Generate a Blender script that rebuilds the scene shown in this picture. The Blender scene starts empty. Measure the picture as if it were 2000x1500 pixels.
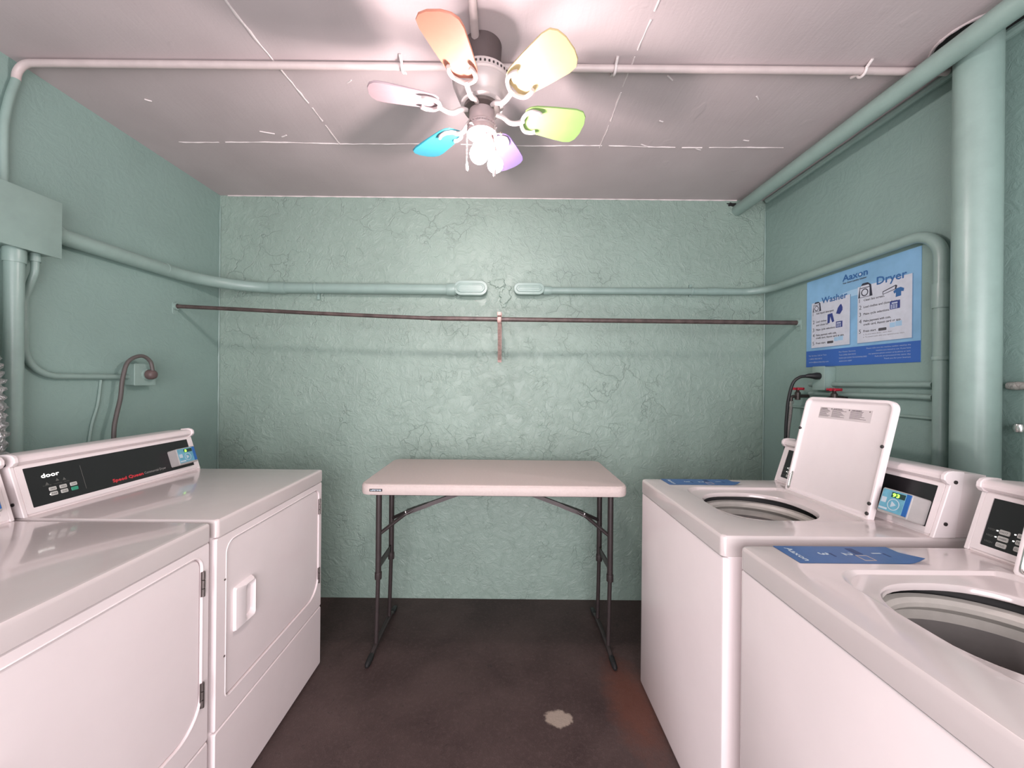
import bpy, bmesh, math, random
from mathutils import Vector, Matrix
PI = math.pi; R = math.radians
random.seed(7)
C = bpy.context.scene.collection
H = 1.37            # camera height
XL, XR, YB, YF, ZC = -1.80, 1.634, 2.434, -1.3, 2.524

# ------------------------------------------------------------------ materials
def nt(name):
    m = bpy.data.materials.new(name); m.use_nodes = True
    t = m.node_tree; b = t.nodes['Principled BSDF']
    return m, t, b
def N(t, k, **kw):
    n = t.nodes.new(k)
    for a, v in kw.items():
        if a in n.inputs.keys() if hasattr(n.inputs, 'keys') else False: n.inputs[a].default_value = v
        else: setattr(n, a, v)
    return n
def noise(t, scale, detail=3, rough=.5, dist=0, vec=None):
    n = t.nodes.new('ShaderNodeTexNoise'); n.inputs['Scale'].default_value = scale
    n.inputs['Detail'].default_value = detail; n.inputs['Roughness'].default_value = rough
    n.inputs['Distortion'].default_value = dist
    if vec is not None: t.links.new(vec, n.inputs['Vector'])
    return n.outputs['Fac']
def coords(t, sc=(1, 1, 1), which='Object'):
    tc = t.nodes.new('ShaderNodeTexCoord'); mp = t.nodes.new('ShaderNodeMapping')
    t.links.new(tc.outputs[which], mp.inputs['Vector']); mp.inputs['Scale'].default_value = sc
    return mp.outputs['Vector']
def math_(t, op, a, b=None, c=None, clamp=False):
    n = t.nodes.new('ShaderNodeMath'); n.operation = op; n.use_clamp = clamp
    for i, v in enumerate((a, b, c)):
        if v is None: continue
        if isinstance(v, (int, float)): n.inputs[i].default_value = v
        else: t.links.new(v, n.inputs[i])
    return n.outputs[0]
def ramp(t, fac, lo, hi, a=0., b=1.):
    n = t.nodes.new('ShaderNodeMapRange'); n.clamp = True
    t.links.new(fac, n.inputs[0])
    for i, v in enumerate((lo, hi, a, b)): n.inputs[i + 1].default_value = v
    return n.outputs[0]
def mixc(t, fac, a, b):
    n = t.nodes.new('ShaderNodeMix'); n.data_type = 'RGBA'
    if isinstance(fac, (int, float)): n.inputs[0].default_value = fac
    else: t.links.new(fac, n.inputs[0])
    for i, v in ((6, a), (7, b)):
        if isinstance(v, tuple): n.inputs[i].default_value = (*v, 1)
        else: t.links.new(v, n.inputs[i])
    return n.outputs[2]
def bump(t, b, h, strength=.3, dist=.01):
    n = t.nodes.new('ShaderNodeBump'); n.inputs['Strength'].default_value = strength
    n.inputs['Distance'].default_value = dist
    t.links.new(h, n.inputs['Height']); t.links.new(n.outputs[0], b.inputs['Normal'])
def simple(name, col, rough=.5, metal=0., var=.04, sc=30., bm_=0., spec=None, coat=0.):
    m, t, b = nt(name)
    v = coords(t); f = noise(t, sc, 4, .6, 0, v)
    d = tuple(c * (1 - var * 2) for c in col)
    t.links.new(mixc(t, ramp(t, f, .35, .65), d, col), b.inputs['Base Color'])
    b.inputs['Roughness'].default_value = rough; b.inputs['Metallic'].default_value = metal
    if spec is not None: b.inputs['Specular IOR Level'].default_value = spec
    if coat: b.inputs['Coat Weight'].default_value = coat; b.inputs['Coat Roughness'].default_value = .06
    if bm_: bump(t, b, noise(t, sc * 3, 3, .6, 0, v), bm_, .002)
    return m
def emis(name, col, st):
    m, t, b = nt(name)
    b.inputs['Base Color'].default_value = (*col, 1)
    b.inputs['Emission Color'].default_value = (*col, 1); b.inputs['Emission Strength'].default_value = st
    return m

def wall_mat(name, col, crack=1., bs=.48):
    m, t, b = nt(name)
    v = coords(t)
    n1 = noise(t, 2.2, 3, .5, .2, v)                # broad trowel undulation
    n2 = noise(t, 16, 5, .65, 1.2, v)               # plaster skips
    n3 = noise(t, 160, 2, .5, 0, v)                 # roller stipple
    # wandering cracks
    add = t.nodes.new('ShaderNodeVectorMath'); add.operation = 'MULTIPLY_ADD'
    nn = t.nodes.new('ShaderNodeTexNoise'); nn.inputs['Scale'].default_value = 5; nn.inputs['Detail'].default_value = 5
    t.links.new(v, nn.inputs['Vector'])
    t.links.new(nn.outputs['Color'], add.inputs[0]); add.inputs[1].default_value = (.35, .35, .35)
    t.links.new(v, add.inputs[2])
    vo = t.nodes.new('ShaderNodeTexVoronoi'); vo.feature = 'DISTANCE_TO_EDGE'; vo.inputs['Scale'].default_value = 5.5
    t.links.new(add.outputs[0], vo.inputs['Vector'])
    line = ramp(t, vo.outputs['Distance'], 0, .022, 1, 0)
    vo2 = t.nodes.new('ShaderNodeTexVoronoi'); vo2.feature = 'DISTANCE_TO_EDGE'; vo2.inputs['Scale'].default_value = 17
    t.links.new(add.outputs[0], vo2.inputs['Vector'])
    line2 = ramp(t, vo2.outputs['Distance'], 0, .03, 1, 0)
    msk = ramp(t, noise(t, 3.1, 3, .6, 0, v), .50, .60)
    msk2 = ramp(t, noise(t, 6.3, 3, .6, 0, v), .53, .62)
    cr = math_(t, 'MULTIPLY', line, msk)
    cr2 = math_(t, 'MULTIPLY', line2, msk2)
    crs = math_(t, 'MULTIPLY', math_(t, 'MAXIMUM', cr, math_(t, 'MULTIPLY', cr2, .7)), crack)
    h = math_(t, 'ADD', math_(t, 'MULTIPLY', n1, 1.2), math_(t, 'MULTIPLY', ramp(t, n2, .42, .72), .5))
    h = math_(t, 'ADD', h, math_(t, 'MULTIPLY', n3, .12))
    h = math_(t, 'SUBTRACT', h, math_(t, 'MULTIPLY', crs, .45))
    bump(t, b, h, bs, .016)
    dk = tuple(c * .72 for c in col); lt = tuple(min(1, c * 1.06) for c in col); md = tuple(c * .93 for c in col)
    base = mixc(t, ramp(t, n1, .3, .7), md, lt)
    base = mixc(t, math_(t, 'MULTIPLY', crs, .6), base, dk)
    t.links.new(base, b.inputs['Base Color'])
    b.inputs['Roughness'].default_value = .42
    return m
M = {}
GREEN = (.262, .350, .303)
M['wall'] = wall_mat('green wall paint', GREEN, 1.)
M['wall_side'] = wall_mat('green side wall paint', (.240, .345, .312), .15, .2)
M['pipe'] = simple('green pipe paint', (.262, .365, .330), .36, 0, .05, 12, .25)
M['pipe_pale'] = simple('pale ceiling conduit paint', (.56, .47, .46), .4, 0, .05, 14, .2)
M['white'] = simple('white enamel', (.88, .775, .775), .26, 0, .012, 6, .03, coat=.3)
M['white_top'] = simple('white enamel top', (.65, .575, .565), .2, 0, .015, 8, .03, coat=.7)
M['white_plastic'] = simple('white plastic', (.86, .775, .775), .38, 0, .012, 10)
M['table'] = simple('off-white moulded plastic', (.53, .445, .42), .5, 0, .03, 90, .5)
M['table_leg'] = simple('dark grey-brown coated steel', (.055, .042, .042), .42, .3, .08, 30)
M['black_panel'] = simple('black control panel', (.012, .011, .013), .28)
M['black'] = simple('black rubber', (.012, .012, .013), .5)
M['screw'] = simple('dark screw metal', (.10, .09, .09), .4, .8)
M['chrome'] = simple('chrome', (.62, .60, .58), .25, 1., .05)
M['steel'] = simple('braided steel', (.35, .33, .32), .38, .9, .2, 300, .8)
M['canopy_shade'] = simple('shade-darkened canopy', (.09, .065, .065), .6)  # canopy's shade put into its colour
M['hinge'] = simple('hinge steel', (.22, .19, .18), .4, .8, .1)
M['grey_plastic'] = simple('grey plastic', (.42, .40, .39), .42)
M['tubring'] = simple('ivory balance ring', (.62, .58, .53), .35)
M['tubwall'] = simple('grey tub porcelain', (.25, .23, .22), .35)
M['tubdark'] = simple('dark agitator and gap shade', (.06, .058, .058), .4)
M['button'] = simple('pale grey button', (.55, .55, .52), .5)
M['button_green'] = simple('green button', (.04, .32, .20), .45)
M['dim'] = simple('dim grey print', (.13, .13, .12), .5)
M['led_white'] = emis('white led', (1, 1, .95), 1.3)
M['led_green'] = emis('green led', (.25, 1, .05), 3.0)
M['red_print'] = simple('red print', (.62, .035, .05), .5)
M['grey_print'] = simple('grey print', (.40, .38, .37), .5)
M['dark_print'] = simple('dark grey print', (.075, .075, .085), .6)
M['mid_print'] = simple('mid grey label print', (.20, .17, .18), .6)
M['label_grey'] = simple('grey label stock', (.66, .59, .59), .6, 0, .02, 500)
M['screen_blue'] = simple('light blue overlay', (.16, .44, .58), .3, 0, .12, 40)
M['deep_blue'] = simple('deep blue overlay', (.02, .13, .42), .35)
M['screen_dark'] = simple('dark display window', (.02, .05, .045), .2)
M['sticker_blue'] = simple('blue sticker', (.045, .13, .33), .42, 0, .06, 20)
M['sticker_print'] = simple('pale sticker print', (.55, .65, .72), .5)
M['sticker_shadow'] = simple('navy sticker print', (.018, .05, .16), .5)
M['sticker_tan'] = simple('tan sticker print', (.42, .36, .34), .5)
M['poster_blue'] = simple('poster light blue', (.24, .47, .70), .45, 0, .12, 4)
M['poster_pale'] = simple('poster pale arc', (.36, .56, .74), .45, 0, .05, 4)
M['poster_navy'] = simple('poster royal blue band', (.035, .12, .42), .45, 0, .04, 4)
M['poster_white'] = simple('poster white panel', (.58, .61, .68), .5)
M['poster_text'] = simple('poster blue title', (.035, .13, .33), .5)
M['poster_shadow'] = simple('poster panel edge', (.14, .28, .46), .5)
M['poster_ink'] = simple('poster line ink', (.03, .03, .05), .5)
M['poster_icon'] = simple('poster navy icon', (.03, .05, .22), .5)
M['poster_small'] = simple('poster small white print', (.50, .56, .68), .5)
M['brown_rod'] = simple('rusty brown painted rod', (.115, .083, .077), .45, .2, .25, 18, .3)
M['bracket'] = simple('pink painted bracket', (.62, .40, .36), .5, 0, .15, 60, .3)
M['cord'] = simple('brown grey cord', (.095, .083, .078), .5)
M['plug'] = simple('brown plug', (.11, .075, .072), .5)
M['red'] = simple('red valve handle', (.38, .01, .03), .35)
M['brass_dark'] = simple('dark valve metal', (.07, .06, .055), .4, .6)
M['fan_white'] = simple('white fan enamel', (.50, .44, .43), .35, 0, .02, 20, coat=.3)
M['fan_hub'] = simple('pinkish grey fan hub', (.34, .27, .27), .4)
M['fan_pink'] = simple('pinkish lamp socket', (.34, .19, .19), .45)
M['vent'] = simple('dark vent slot', (.03, .025, .025), .6)
for n_, c_ in (('orange', (.56, .22, .15)), ('yellow', (.56, .43, .22)), ('green', (.26, .42, .14)),
               ('purple', (.34, .25, .55)), ('blue', (.05, .34, .44)), ('pink', (.46, .34, .37))):
    M['blade_' + n_] = simple(n_ + ' painted blade', c_, .45, 0, .03, 20)
M['bulb'] = emis('lit bulb', (1, .84, .84), 410)
M['bulb2'] = emis('lit small bulb', (1, .85, .87), 150)
M['hole'] = simple('dark ceiling hole', (.012, .012, .012), .9)
M['wrap'] = simple('grubby pipe wrap', (.38, .37, .34), .7, 0, .2, 80, .8)
M['crack_white'] = simple('raised caulk', (.74, .67, .66), .5, 0, .05, 50, .4)
def foil():
    m, t, b = nt('crinkled foil duct'); v = coords(t)
    b.inputs['Metallic'].default_value = 1; b.inputs['Roughness'].default_value = .28
    b.inputs['Base Color'].default_value = (.62, .60, .60, 1)
    bump(t, b, noise(t, 55, 4, .7, 1.5, v), 1., .02)
    return m
M['foil'] = foil()
def ceil_mat():
    m, t, b = nt('ceiling paint'); v = coords(t)
    br = noise(t, 60, 4, .6, .3, coords(t, (1, .12, 1)))
    n1 = noise(t, 3, 3, .5, 0, v); n3 = noise(t, 120, 2, .5, 0, v)
    n4 = ramp(t, noise(t, 9, 2, .4, .5, v), .70, .78)
    t.links.new(mixc(t, ramp(t, n1, .3, .7), (.47, .40, .405), (.53, .455, .46)), b.inputs['Base Color'])
    h = math_(t, 'ADD', math_(t, 'MULTIPLY', br, .35), math_(t, 'MULTIPLY', n3, .12))
    h = math_(t, 'ADD', h, math_(t, 'MULTIPLY', n1, .8))
    bump(t, b, math_(t, 'ADD', h, math_(t, 'MULTIPLY', n4, .4)), .35, .006)
    b.inputs['Roughness'].default_value = .5
    return m
M['ceiling'] = ceil_mat()
def floor_mat():
    m, t, b = nt('dark painted concrete floor'); v = coords(t)
    n1 = noise(t, 2.3, 6, .62, .3, v); n2 = noise(t, 60, 4, .7, 0, v); n3 = noise(t, 240, 2, .6, 0, v)
    c = mixc(t, ramp(t, n1, .35, .7), (.036, .019, .018), (.078, .049, .045))
    c = mixc(t, math_(t, 'MULTIPLY', ramp(t, n2, .50, .75), .5), c, (.11, .076, .07))
    c = mixc(t, math_(t, 'MULTIPLY', ramp(t, n3, .60, .75), .35), c, (.18, .13, .12))
    c = mixc(t, math_(t, 'MULTIPLY', ramp(t, noise(t, 42, 2, .6, 1, v), .66, .74), .6), c, (.02, .012, .012))
    def spot(px, py, sx, sy):
        mp = t.nodes.new('ShaderNodeMapping'); t.links.new(v, mp.inputs['Vector'])
        mp.inputs['Location'].default_value = (-px / sx, -py / sy, 0); mp.inputs['Scale'].default_value = (1 / sx, 1 / sy, 0)
        l = t.nodes.new('ShaderNodeVectorMath'); l.operation = 'LENGTH'; t.links.new(mp.outputs[0], l.inputs[0])
        return math_(t, 'ADD', l.outputs['Value'], math_(t, 'MULTIPLY', math_(t, 'SUBTRACT', noise(t, 22, 6, .7, 0, v), .5), 1.1))
    c = mixc(t, math_(t, 'MULTIPLY', ramp(t, spot(.56, 1.66, .10, .24), .5, 1.3, 1, 0), .5), c, (.16, .045, .022))
    c = mixc(t, math_(t, 'MULTIPLY', ramp(t, spot(.233, 1.574, .058, .042), .85, 1.05, 1, 0), .8), c, (.40, .33, .27))
    t.links.new(c, b.inputs['Base Color'])
    h = math_(t, 'ADD', math_(t, 'MULTIPLY', n2, .5), math_(t, 'ADD', math_(t, 'MULTIPLY', n1, 1.), math_(t, 'MULTIPLY', n3, .3)))
    bump(t, b, h, .4, .006)
    b.inputs['Roughness'].default_value = .62
    return m
M['floor'] = floor_mat()

# ------------------------------------------------------------------ geometry helpers
I4 = Matrix.Identity(4)
ORG = {}
def obj(name, bm, mat, parent=None, org=None, label=None, sharp=35, smooth=True):
    o_ = ORG.get(parent.name, Vector()) if parent is not None else (Vector(org) if org is not None else Vector())
    for v in bm.verts: v.co -= o_
    bmesh.ops.recalc_face_normals(bm, faces=bm.faces[:])
    me = bpy.data.meshes.new(name)
    bm.to_mesh(me); bm.free()
    mats = mat if isinstance(mat, (list, tuple)) else [mat]
    for x in mats: me.materials.append(x)
    if smooth:
        for p in me.polygons: p.use_smooth = True
        me.set_sharp_from_angle(angle=R(sharp))
    o = bpy.data.objects.new(name, me); C.objects.link(o)
    if parent is not None: o.parent = parent
    else: o.location = o_
    ORG[o.name] = o_.copy()
    if label: o['label'] = label
    return o
def thing(name, label, cat, loc=(0, 0, 0), group=None, org=None):
    o = bpy.data.objects.new(name, None); C.objects.link(o); o.empty_display_size = .05
    o.location = loc; ORG[o.name] = Vector(loc) if org is None else Vector(org)
    return tag(o, label, cat, group)
def tag(o, label, cat, group=None):
    o['label'] = label; o['category'] = cat
    if group: o['group'] = group
    return o
def struct(name, bm, mat, **k):
    o = obj(name, bm, mat, **k); o['kind'] = 'structure'; return o
def nb(): return bmesh.new()
def box(bm, x0, x1, y0, y1, z0, z1, bev=0., seg=2, M_=I4):
    vs = [bm.verts.new(M_ @ Vector((x, y, z))) for z in (z0, z1) for y in (y0, y1) for x in (x0, x1)]
    fs = [bm.faces.new([vs[i] for i in q]) for q in ((0, 2, 3, 1), (4, 5, 7, 6), (0, 1, 5, 4), (2, 6, 7, 3), (0, 4, 6, 2), (1, 3, 7, 5))]
    if bev > 0:
        es = list({e for f in fs for e in f.edges})
        bmesh.ops.bevel(bm, geom=es, offset=bev, segments=seg, profile=.5, affect='EDGES')
    return bm
def rrect(u0, u1, v0, v1, r, k=6):
    if not isinstance(r, (list, tuple)): r = (r,) * 4
    c = [(u1 - r[0], v1 - r[0]), (u0 + r[1], v1 - r[1]), (u0 + r[2], v0 + r[2]), (u1 - r[3], v0 + r[3])]
    out = []
    for q in range(4):
        for i in range(k):
            a = PI / 2 * (q + i / (k - 1))
            out.append((c[q][0] + r[q] * math.cos(a), c[q][1] + r[q] * math.sin(a)))
    return out
def sell(cu, cv, a, b, n=2., k=6):
    out = []
    for q in range(4):
        for i in range(k):
            t = PI / 2 * (q + (i + .5) / k); c, s = math.cos(t), math.sin(t)
            out.append((cu + a * math.copysign(abs(c) ** (2 / n), c), cv + b * math.copysign(abs(s) ** (2 / n), s)))
    return out
def stack(bm, M_, loops, cap0=True, cap1=True, mi=0):
    rows = [[bm.verts.new(M_ @ Vector((u, v, w))) for u, v in pts] for pts, w in loops]
    for a, b in zip(rows, rows[1:]):
        n = len(a)
        for i in range(n):
            try: bm.faces.new((a[i], a[(i + 1) % n], b[(i + 1) % n], b[i])).material_index = mi
            except ValueError: pass
    if cap0: bm.faces.new(rows[0][::-1]).material_index = mi
    if cap1: bm.faces.new(rows[-1]).material_index = mi
    return bm
def pad(bm, M_, u0, u1, v0, v1, w0, w1, r=.004, e=.001, k=5):      # rounded slab with a softened edge
    r = max(r, e * 1.01)
    stack(bm, M_, [(rrect(u0, u1, v0, v1, r, k), w0), (rrect(u0, u1, v0, v1, r, k), w1 - e),
                   (rrect(u0 + e, u1 - e, v0 + e, v1 - e, r - e * .9, k), w1)])
    return bm
def tube(bm, pts, r, n=16, caps=True, radii=None):
    pts = [Vector(p) for p in pts]; rows = []; up = None
    for i, p in enumerate(pts):
        d = (pts[min(i + 1, len(pts) - 1)] - pts[max(i - 1, 0)]).normalized()
        if up is None:
            up = Vector((0, 0, 1)) if abs(d.z) < .9 else Vector((1, 0, 0))
        s = d.cross(up).normalized(); up = s.cross(d).normalized()
        rr = radii[i] if radii else r
        rows.append([bm.verts.new(p + (s * math.cos(a) + up * math.sin(a)) * rr) for a in [2 * PI * k / n for k in range(n)]])
    for a, b in zip(rows, rows[1:]):
        for i in range(n): bm.faces.new((a[i], a[(i + 1) % n], b[(i + 1) % n], b[i]))
    if caps: bm.faces.new(rows[0][::-1]); bm.faces.new(rows[-1])
    return bm
def fillet(pts, rad, k=10):
    pts = [Vector(p) for p in pts]; out = [pts[0]]
    for i in range(1, len(pts) - 1):
        r = rad[i - 1] if isinstance(rad, (list, tuple)) else rad
        a = (pts[i - 1] - pts[i]).normalized(); b = (pts[i + 1] - pts[i]).normalized()
        ang = a.angle(b)
        if ang > R(179): out.append(pts[i]); continue
        tl = r / math.tan(ang / 2); c = pts[i] + (a + b).normalized() * (r / math.sin(ang / 2))
        p0 = pts[i] + a * tl; p1 = pts[i] + b * tl; v0 = p0 - c; v1 = p1 - c
        tot = v0.angle(v1)
        for j in range(k + 1):
            out.append(c + v0.normalized().slerp(v1.normalized(), j / k) * v0.length if tot > 1e-4 else pts[i])
    out.append(pts[-1]); return out
def smooth_path(pts, k=8):
    P = [Vector(p) for p in pts]; P = [P[0] * 2 - P[1]] + P + [P[-1] * 2 - P[-2]]; out = []
    for i in range(1, len(P) - 2):
        for j in range(k):
            t = j / k
            out.append(.5 * ((2 * P[i]) + (P[i + 1] - P[i - 1]) * t + (2 * P[i - 1] - 5 * P[i] + 4 * P[i + 1] - P[i + 2]) * t * t
                             + (3 * P[i] - P[i - 1] - 3 * P[i + 1] + P[i + 2]) * t ** 3))
    out.append(P[-2]); return out
def lathe(bm, prof, c=(0, 0, 0), n=32, M_=I4, closed=False):
    c = Vector(c); rows = []
    for r, z in prof:
        if r < 1e-5: rows.append([bm.verts.new(M_ @ (c + Vector((0, 0, z))))])
        else: rows.append([bm.verts.new(M_ @ (c + Vector((r * math.cos(2 * PI * k / n), r * math.sin(2 * PI * k / n), z)))) for k in range(n)])
    for a, b in zip(rows, rows[1:]):
        for i in range(n):
            j = (i + 1) % n
            if len(a) == 1 and len(b) == 1: continue
            if len(a) == 1: bm.faces.new((a[0], b[i], b[j]))
            elif len(b) == 1: bm.faces.new((a[i], a[j], b[0]))
            else: bm.faces.new((a[i], a[j], b[j], b[i]))
    return bm
def ring(p, d, r, w, n=20, bm=None, r2=None):                     # short collar around a tube
    bm = bm or nb(); p = Vector(p); d = Vector(d).normalized(); e = w * .12
    tube(bm, [p - d * w / 2, p - d * (w / 2 - e), p + d * (w / 2 - e), p + d * w / 2], r, n, True, [r * .97, r, r, r * .97])
    return bm
def frame(o, right, up):
    right = Vector(right).normalized(); up = Vector(up).normalized(); n = right.cross(up)
    m = Matrix((right, up, n)).transposed().to_4x4(); m.translation = Vector(o); return m
TXT = {}
def text_mesh(s):
    if s in TXT: return TXT[s]
    cu = bpy.data.curves.new('t', 'FONT'); cu.body = s; cu.resolution_u = 2
    o = bpy.data.objects.new('t', cu); C.objects.link(o)
    dg = bpy.context.evaluated_depsgraph_get(); ev = o.evaluated_get(dg); me = ev.to_mesh()
    vs = [(v.co.x, v.co.y) for v in me.vertices]; fs = [tuple(p.vertices) for p in me.polygons]
    ev.to_mesh_clear(); bpy.data.objects.remove(o); bpy.data.curves.remove(cu)
    TXT[s] = (vs, fs); return TXT[s]
def text(bm, M_, s, u, v, h, w=None, z=.0006, align='L', bold=0., mi=0):
    vs, fs = text_mesh(s)
    if not vs: return
    x0 = min(a[0] for a in vs); x1 = max(a[0] for a in vs)
    sy = h / .72; sx = sy if w is None else w / (x1 - x0)
    off = {'L': 0, 'C': -(x1 - x0) * sx / 2, 'R': -(x1 - x0) * sx}[align]
    for db in ((0, 0),) if not bold else ((-bold, 0), (bold, 0), (0, bold), (0, -bold)):
        zz = z + (0 if db == (0, 0) else .00002 * (1 + db[0] / max(abs(bold), 1e-9)) + (.00001 if db[1] > 0 else 0))
        nv = [bm.verts.new(M_ @ Vector((u + off + (a - x0) * sx + db[0], v + b * sy + db[1], zz))) for a, b in vs]
        for f in fs:
            try: bm.faces.new([nv[i] for i in f]).material_index = mi
            except ValueError: pass
def txt(name, mat, par, M_, *a, **k):
    b_ = nb(); text(b_, M_, *a, **k)
    if len(b_.verts): return obj(name, b_, M[mat], par, smooth=False)
def poly(bm, M_, pts, w0, w1, mi=0):
    stack(bm, M_, [(pts, w0), (pts, w1)], mi=mi); return bm
def copy_tree(o, parent=None):
    c = o.copy(); C.objects.link(c)
    if parent is not None: c.parent = parent
    for ch in list(o.children): copy_tree(ch, c)
    return c

# ------------------------------------------------------------------ the room
T_ = .12
def grid_slab(bm, o, u, v, nu, nv, nrm, amp):
    pass
struct('floor', box(nb(), XL - T_, XR + T_, YF - T_, YB + T_, -.12, 0), M['floor'])
struct('wall_back', box(nb(), XL - T_, XR + T_, YB, YB + T_, 0, ZC + .1), M['wall'])
struct('wall_left', box(nb(), XL - T_, XL, YF, YB, 0, ZC + .1), M['wall_side'])
struct('wall_right', box(nb(), XR, XR + T_, YF, YB, 0, ZC + .1), M['wall_side'])
b = nb()                                            # front wall behind the viewer, with the wide doorway
box(b, XL - T_, -1.2, YF - T_, YF, 0, ZC + .1); box(b, 1.2, XR + T_, YF - T_, YF, 0, ZC + .1); box(b, -1.2, 1.2, YF - T_, YF, 2.25, ZC + .1)
struct('wall_front', b, M['wall_side'])
b = nb(); box(b, XL - T_, XR + T_, YF - T_, YB + T_, ZC, ZC + .1)
ceil = struct('ceiling', b, M['ceiling'])
# raised, broken caulk beads along the board joints
def bead(bm, p, q, seg=90, r=.0035, gap=.25):
    p, q = Vector(p), Vector(q); run = []
    d = (q - p).normalized(); s = Vector((-d.y, d.x, 0)); ph = random.random() * 9
    for i in range(seg + 1):
        t = i / seg; x = p.lerp(q, t) + s * (.0035 * math.sin(ph + t * 23) + random.uniform(-.0015, .0015))
        if random.random() < gap * .35 and len(run) > 3: tube(bm, run, r, 6, True, [r * random.uniform(.5, 1.5) for _ in run]); run = []
        run.append(x)
    if len(run) > 2: tube(bm, run, r, 6, True, [r * random.uniform(.5, 1.4) for _ in run])
b = nb()
bead(b, (-.97, -.6, ZC), (-.815, 1.89, ZC)); bead(b, (.45, -.6, ZC), (.455, 1.93, ZC), r=.003, gap=.5)
bead(b, (-1.6, 1.885, ZC), (1.35, 1.89, ZC), r=.0028, gap=.15)
for x, y, a, l in ((-1.15, 1.80, .3, .06), (-1.07, 1.84, -.5, .03), (1.0, 1.55, 1.2, .02), (.93, 1.9, .4, .03), (.60, 1.45, .9, .03), (.65, 1.87, .5, .05),
                   (1.12, 1.83, .2, .03), (-.62, 1.50, -.7, .02), (.67, 1.70, .4, .02), (-1.5, 1.6, .6, .02)):
    tube(b, [(x, y, ZC), (x + l * .5, y + l * .45 * math.sin(a), ZC - .001), (x + l, y + l * math.sin(a), ZC)], .003, 6)
obj('caulk_bead', b, M['crack_white'], ceil)
b = nb(); bead(b, (XL + .003, YB - .003, 0.1), (XL + .003, YB - .003, ZC), r=.004, gap=.05) if False else None
b.free()
b = nb(); pts = [(XL + .004, YB - .004, z * .05) for z in range(1, 50)]
tube(b, pts, .004, 8, True, [random.uniform(.003, .0065) for _ in pts]); struct('trim_1', b, M['pipe'])
b = nb(); pts = [(XR - .004, YB - .004, z * .05) for z in range(1, 50)]
tube(b, pts, .004, 8, True, [random.uniform(.003, .006) for _ in pts]); struct('trim_2', b, M['pipe'])
b = nb(); pts = [(XL + .05 + i * .033, YB - .002, ZC - .002) for i in range(98)]
tube(b, pts, .004, 8, True, [random.uniform(.002, .005) for _ in pts]); struct('trim_3', b, M['crack_white'])
# corner strip between ceiling and right wall
b = nb(); pts = [(XR - .012, y * .04, ZC - .014) for y in range(-10, 61)]
tube(b, pts, .016, 10, True, [random.uniform(.014, .0175) for _ in pts]); struct('trim_4', b, M['pipe'])

# plaster patch around the conduit bodies (own relief on the wall)
wb = bpy.data.objects['wall_back']
def blob(bm, cx, cz, a, c, w, n=26, jag=.25):
    pts = []
    for i in range(n):
        t = 2 * PI * i / n; k = 1 + random.uniform(-jag, jag)
        pts.append((cx + a * k * math.cos(t), cz + c * k * math.sin(t)))
    ins = [((p[0] - cx) * .86 + cx, (p[1] - cz) * .86 + cz) for p in pts]
    stack(bm, frame((0, YB, 0), (1, 0, 0), (0, 0, 1)), [(pts, -.002), (pts, w * .4), (ins, w)])
for a_ in ((-.035, 1.985, .040, .030, .007), (.0, 1.905, .034, .055, .009), (-.065, 1.99, .04, .014, .006), (-.01, 1.855, .016, .026, .005), (.015, 1.955, .026, .016, .007)):
    b = nb(); blob(b, *a_); obj('plaster_patch', b, M['wall'], wb)
b = nb(); blob(b, 1.425, 2.497, .034, .011, .002, 20, .4); obj('ragged_hole', b, M['hole'], wb, label='ragged dark gap at the ceiling')
# trowel ridges and plaster flakes scattered on the back wall
b = nb(); Mw = frame((0, YB, 0), (1, 0, 0), (0, 0, 1))
for i in range(300):
    x = random.uniform(-1.65, 1.5); z = random.choice((random.uniform(.35, 1.25), random.uniform(1.2, 1.95), random.uniform(1.85, 2.35)))
    if random.random() < .35: x = random.gauss(.2, .5); z = random.gauss(1.15, .25) if random.random() < .6 else random.gauss(.62, .14)
    if not (.15 < z < 2.4 and -1.7 < x < 1.5): continue
    l = random.uniform(.012, .07); a = random.uniform(0, 2 * PI); bend = random.uniform(-1.4, 1.4); p = []
    for j in range(8):
        p.append((x, YB - .0003, z)); x += l / 7 * math.cos(a); z += l / 7 * math.sin(a); a += bend / 7 + random.uniform(-.35, .35)
    rr = random.uniform(.0010, .0034)
    tube(b, p, rr, 5, True, [rr * math.sin(PI * (j + .6) / 8.2) * random.uniform(.6, 1.2) for j in range(8)])
obj('trowel_ridge', b, M['wall'], wb)['kind'] = 'stuff'
# escutcheon hole where the tall pipe meets the ceiling
PX, PY = 1.556, 1.278
b = nb(); n = 40; vin = []; vout = []
Mh = frame((PX, PY, ZC), (1, 0, 0), (0, -1, 0))
def clipx(u): return min(u, XR - PX - .002)
for rr in ((.132, 0), (.132, .0015)): pass
lo = [(clipx(.100 * math.cos(2 * PI * i / n)), .100 * math.sin(2 * PI * i / n)) for i in range(n)]
stack(b, Mh, [(lo, -.001), (lo, .0015)])
obj('pipe_hole', b, M['hole'], ceil, label='dark gap around the tall pipe')
b = nb(); arc = [(PX + .108 * math.cos(a), PY + .108 * math.sin(a), ZC - .001) for a in [R(50 + 260 * i / 40) for i in range(41)]]
tube(b, arc, .006, 8, True, [random.uniform(.004, .007) for _ in arc]); obj('hole_rim', b, M['ceiling'], ceil)

# ------------------------------------------------------------------ pipes and conduits
def strap_at(bm, p, d, r, w=.012):
    ring(p, d, r + .003, w, 20, bm)
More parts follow.
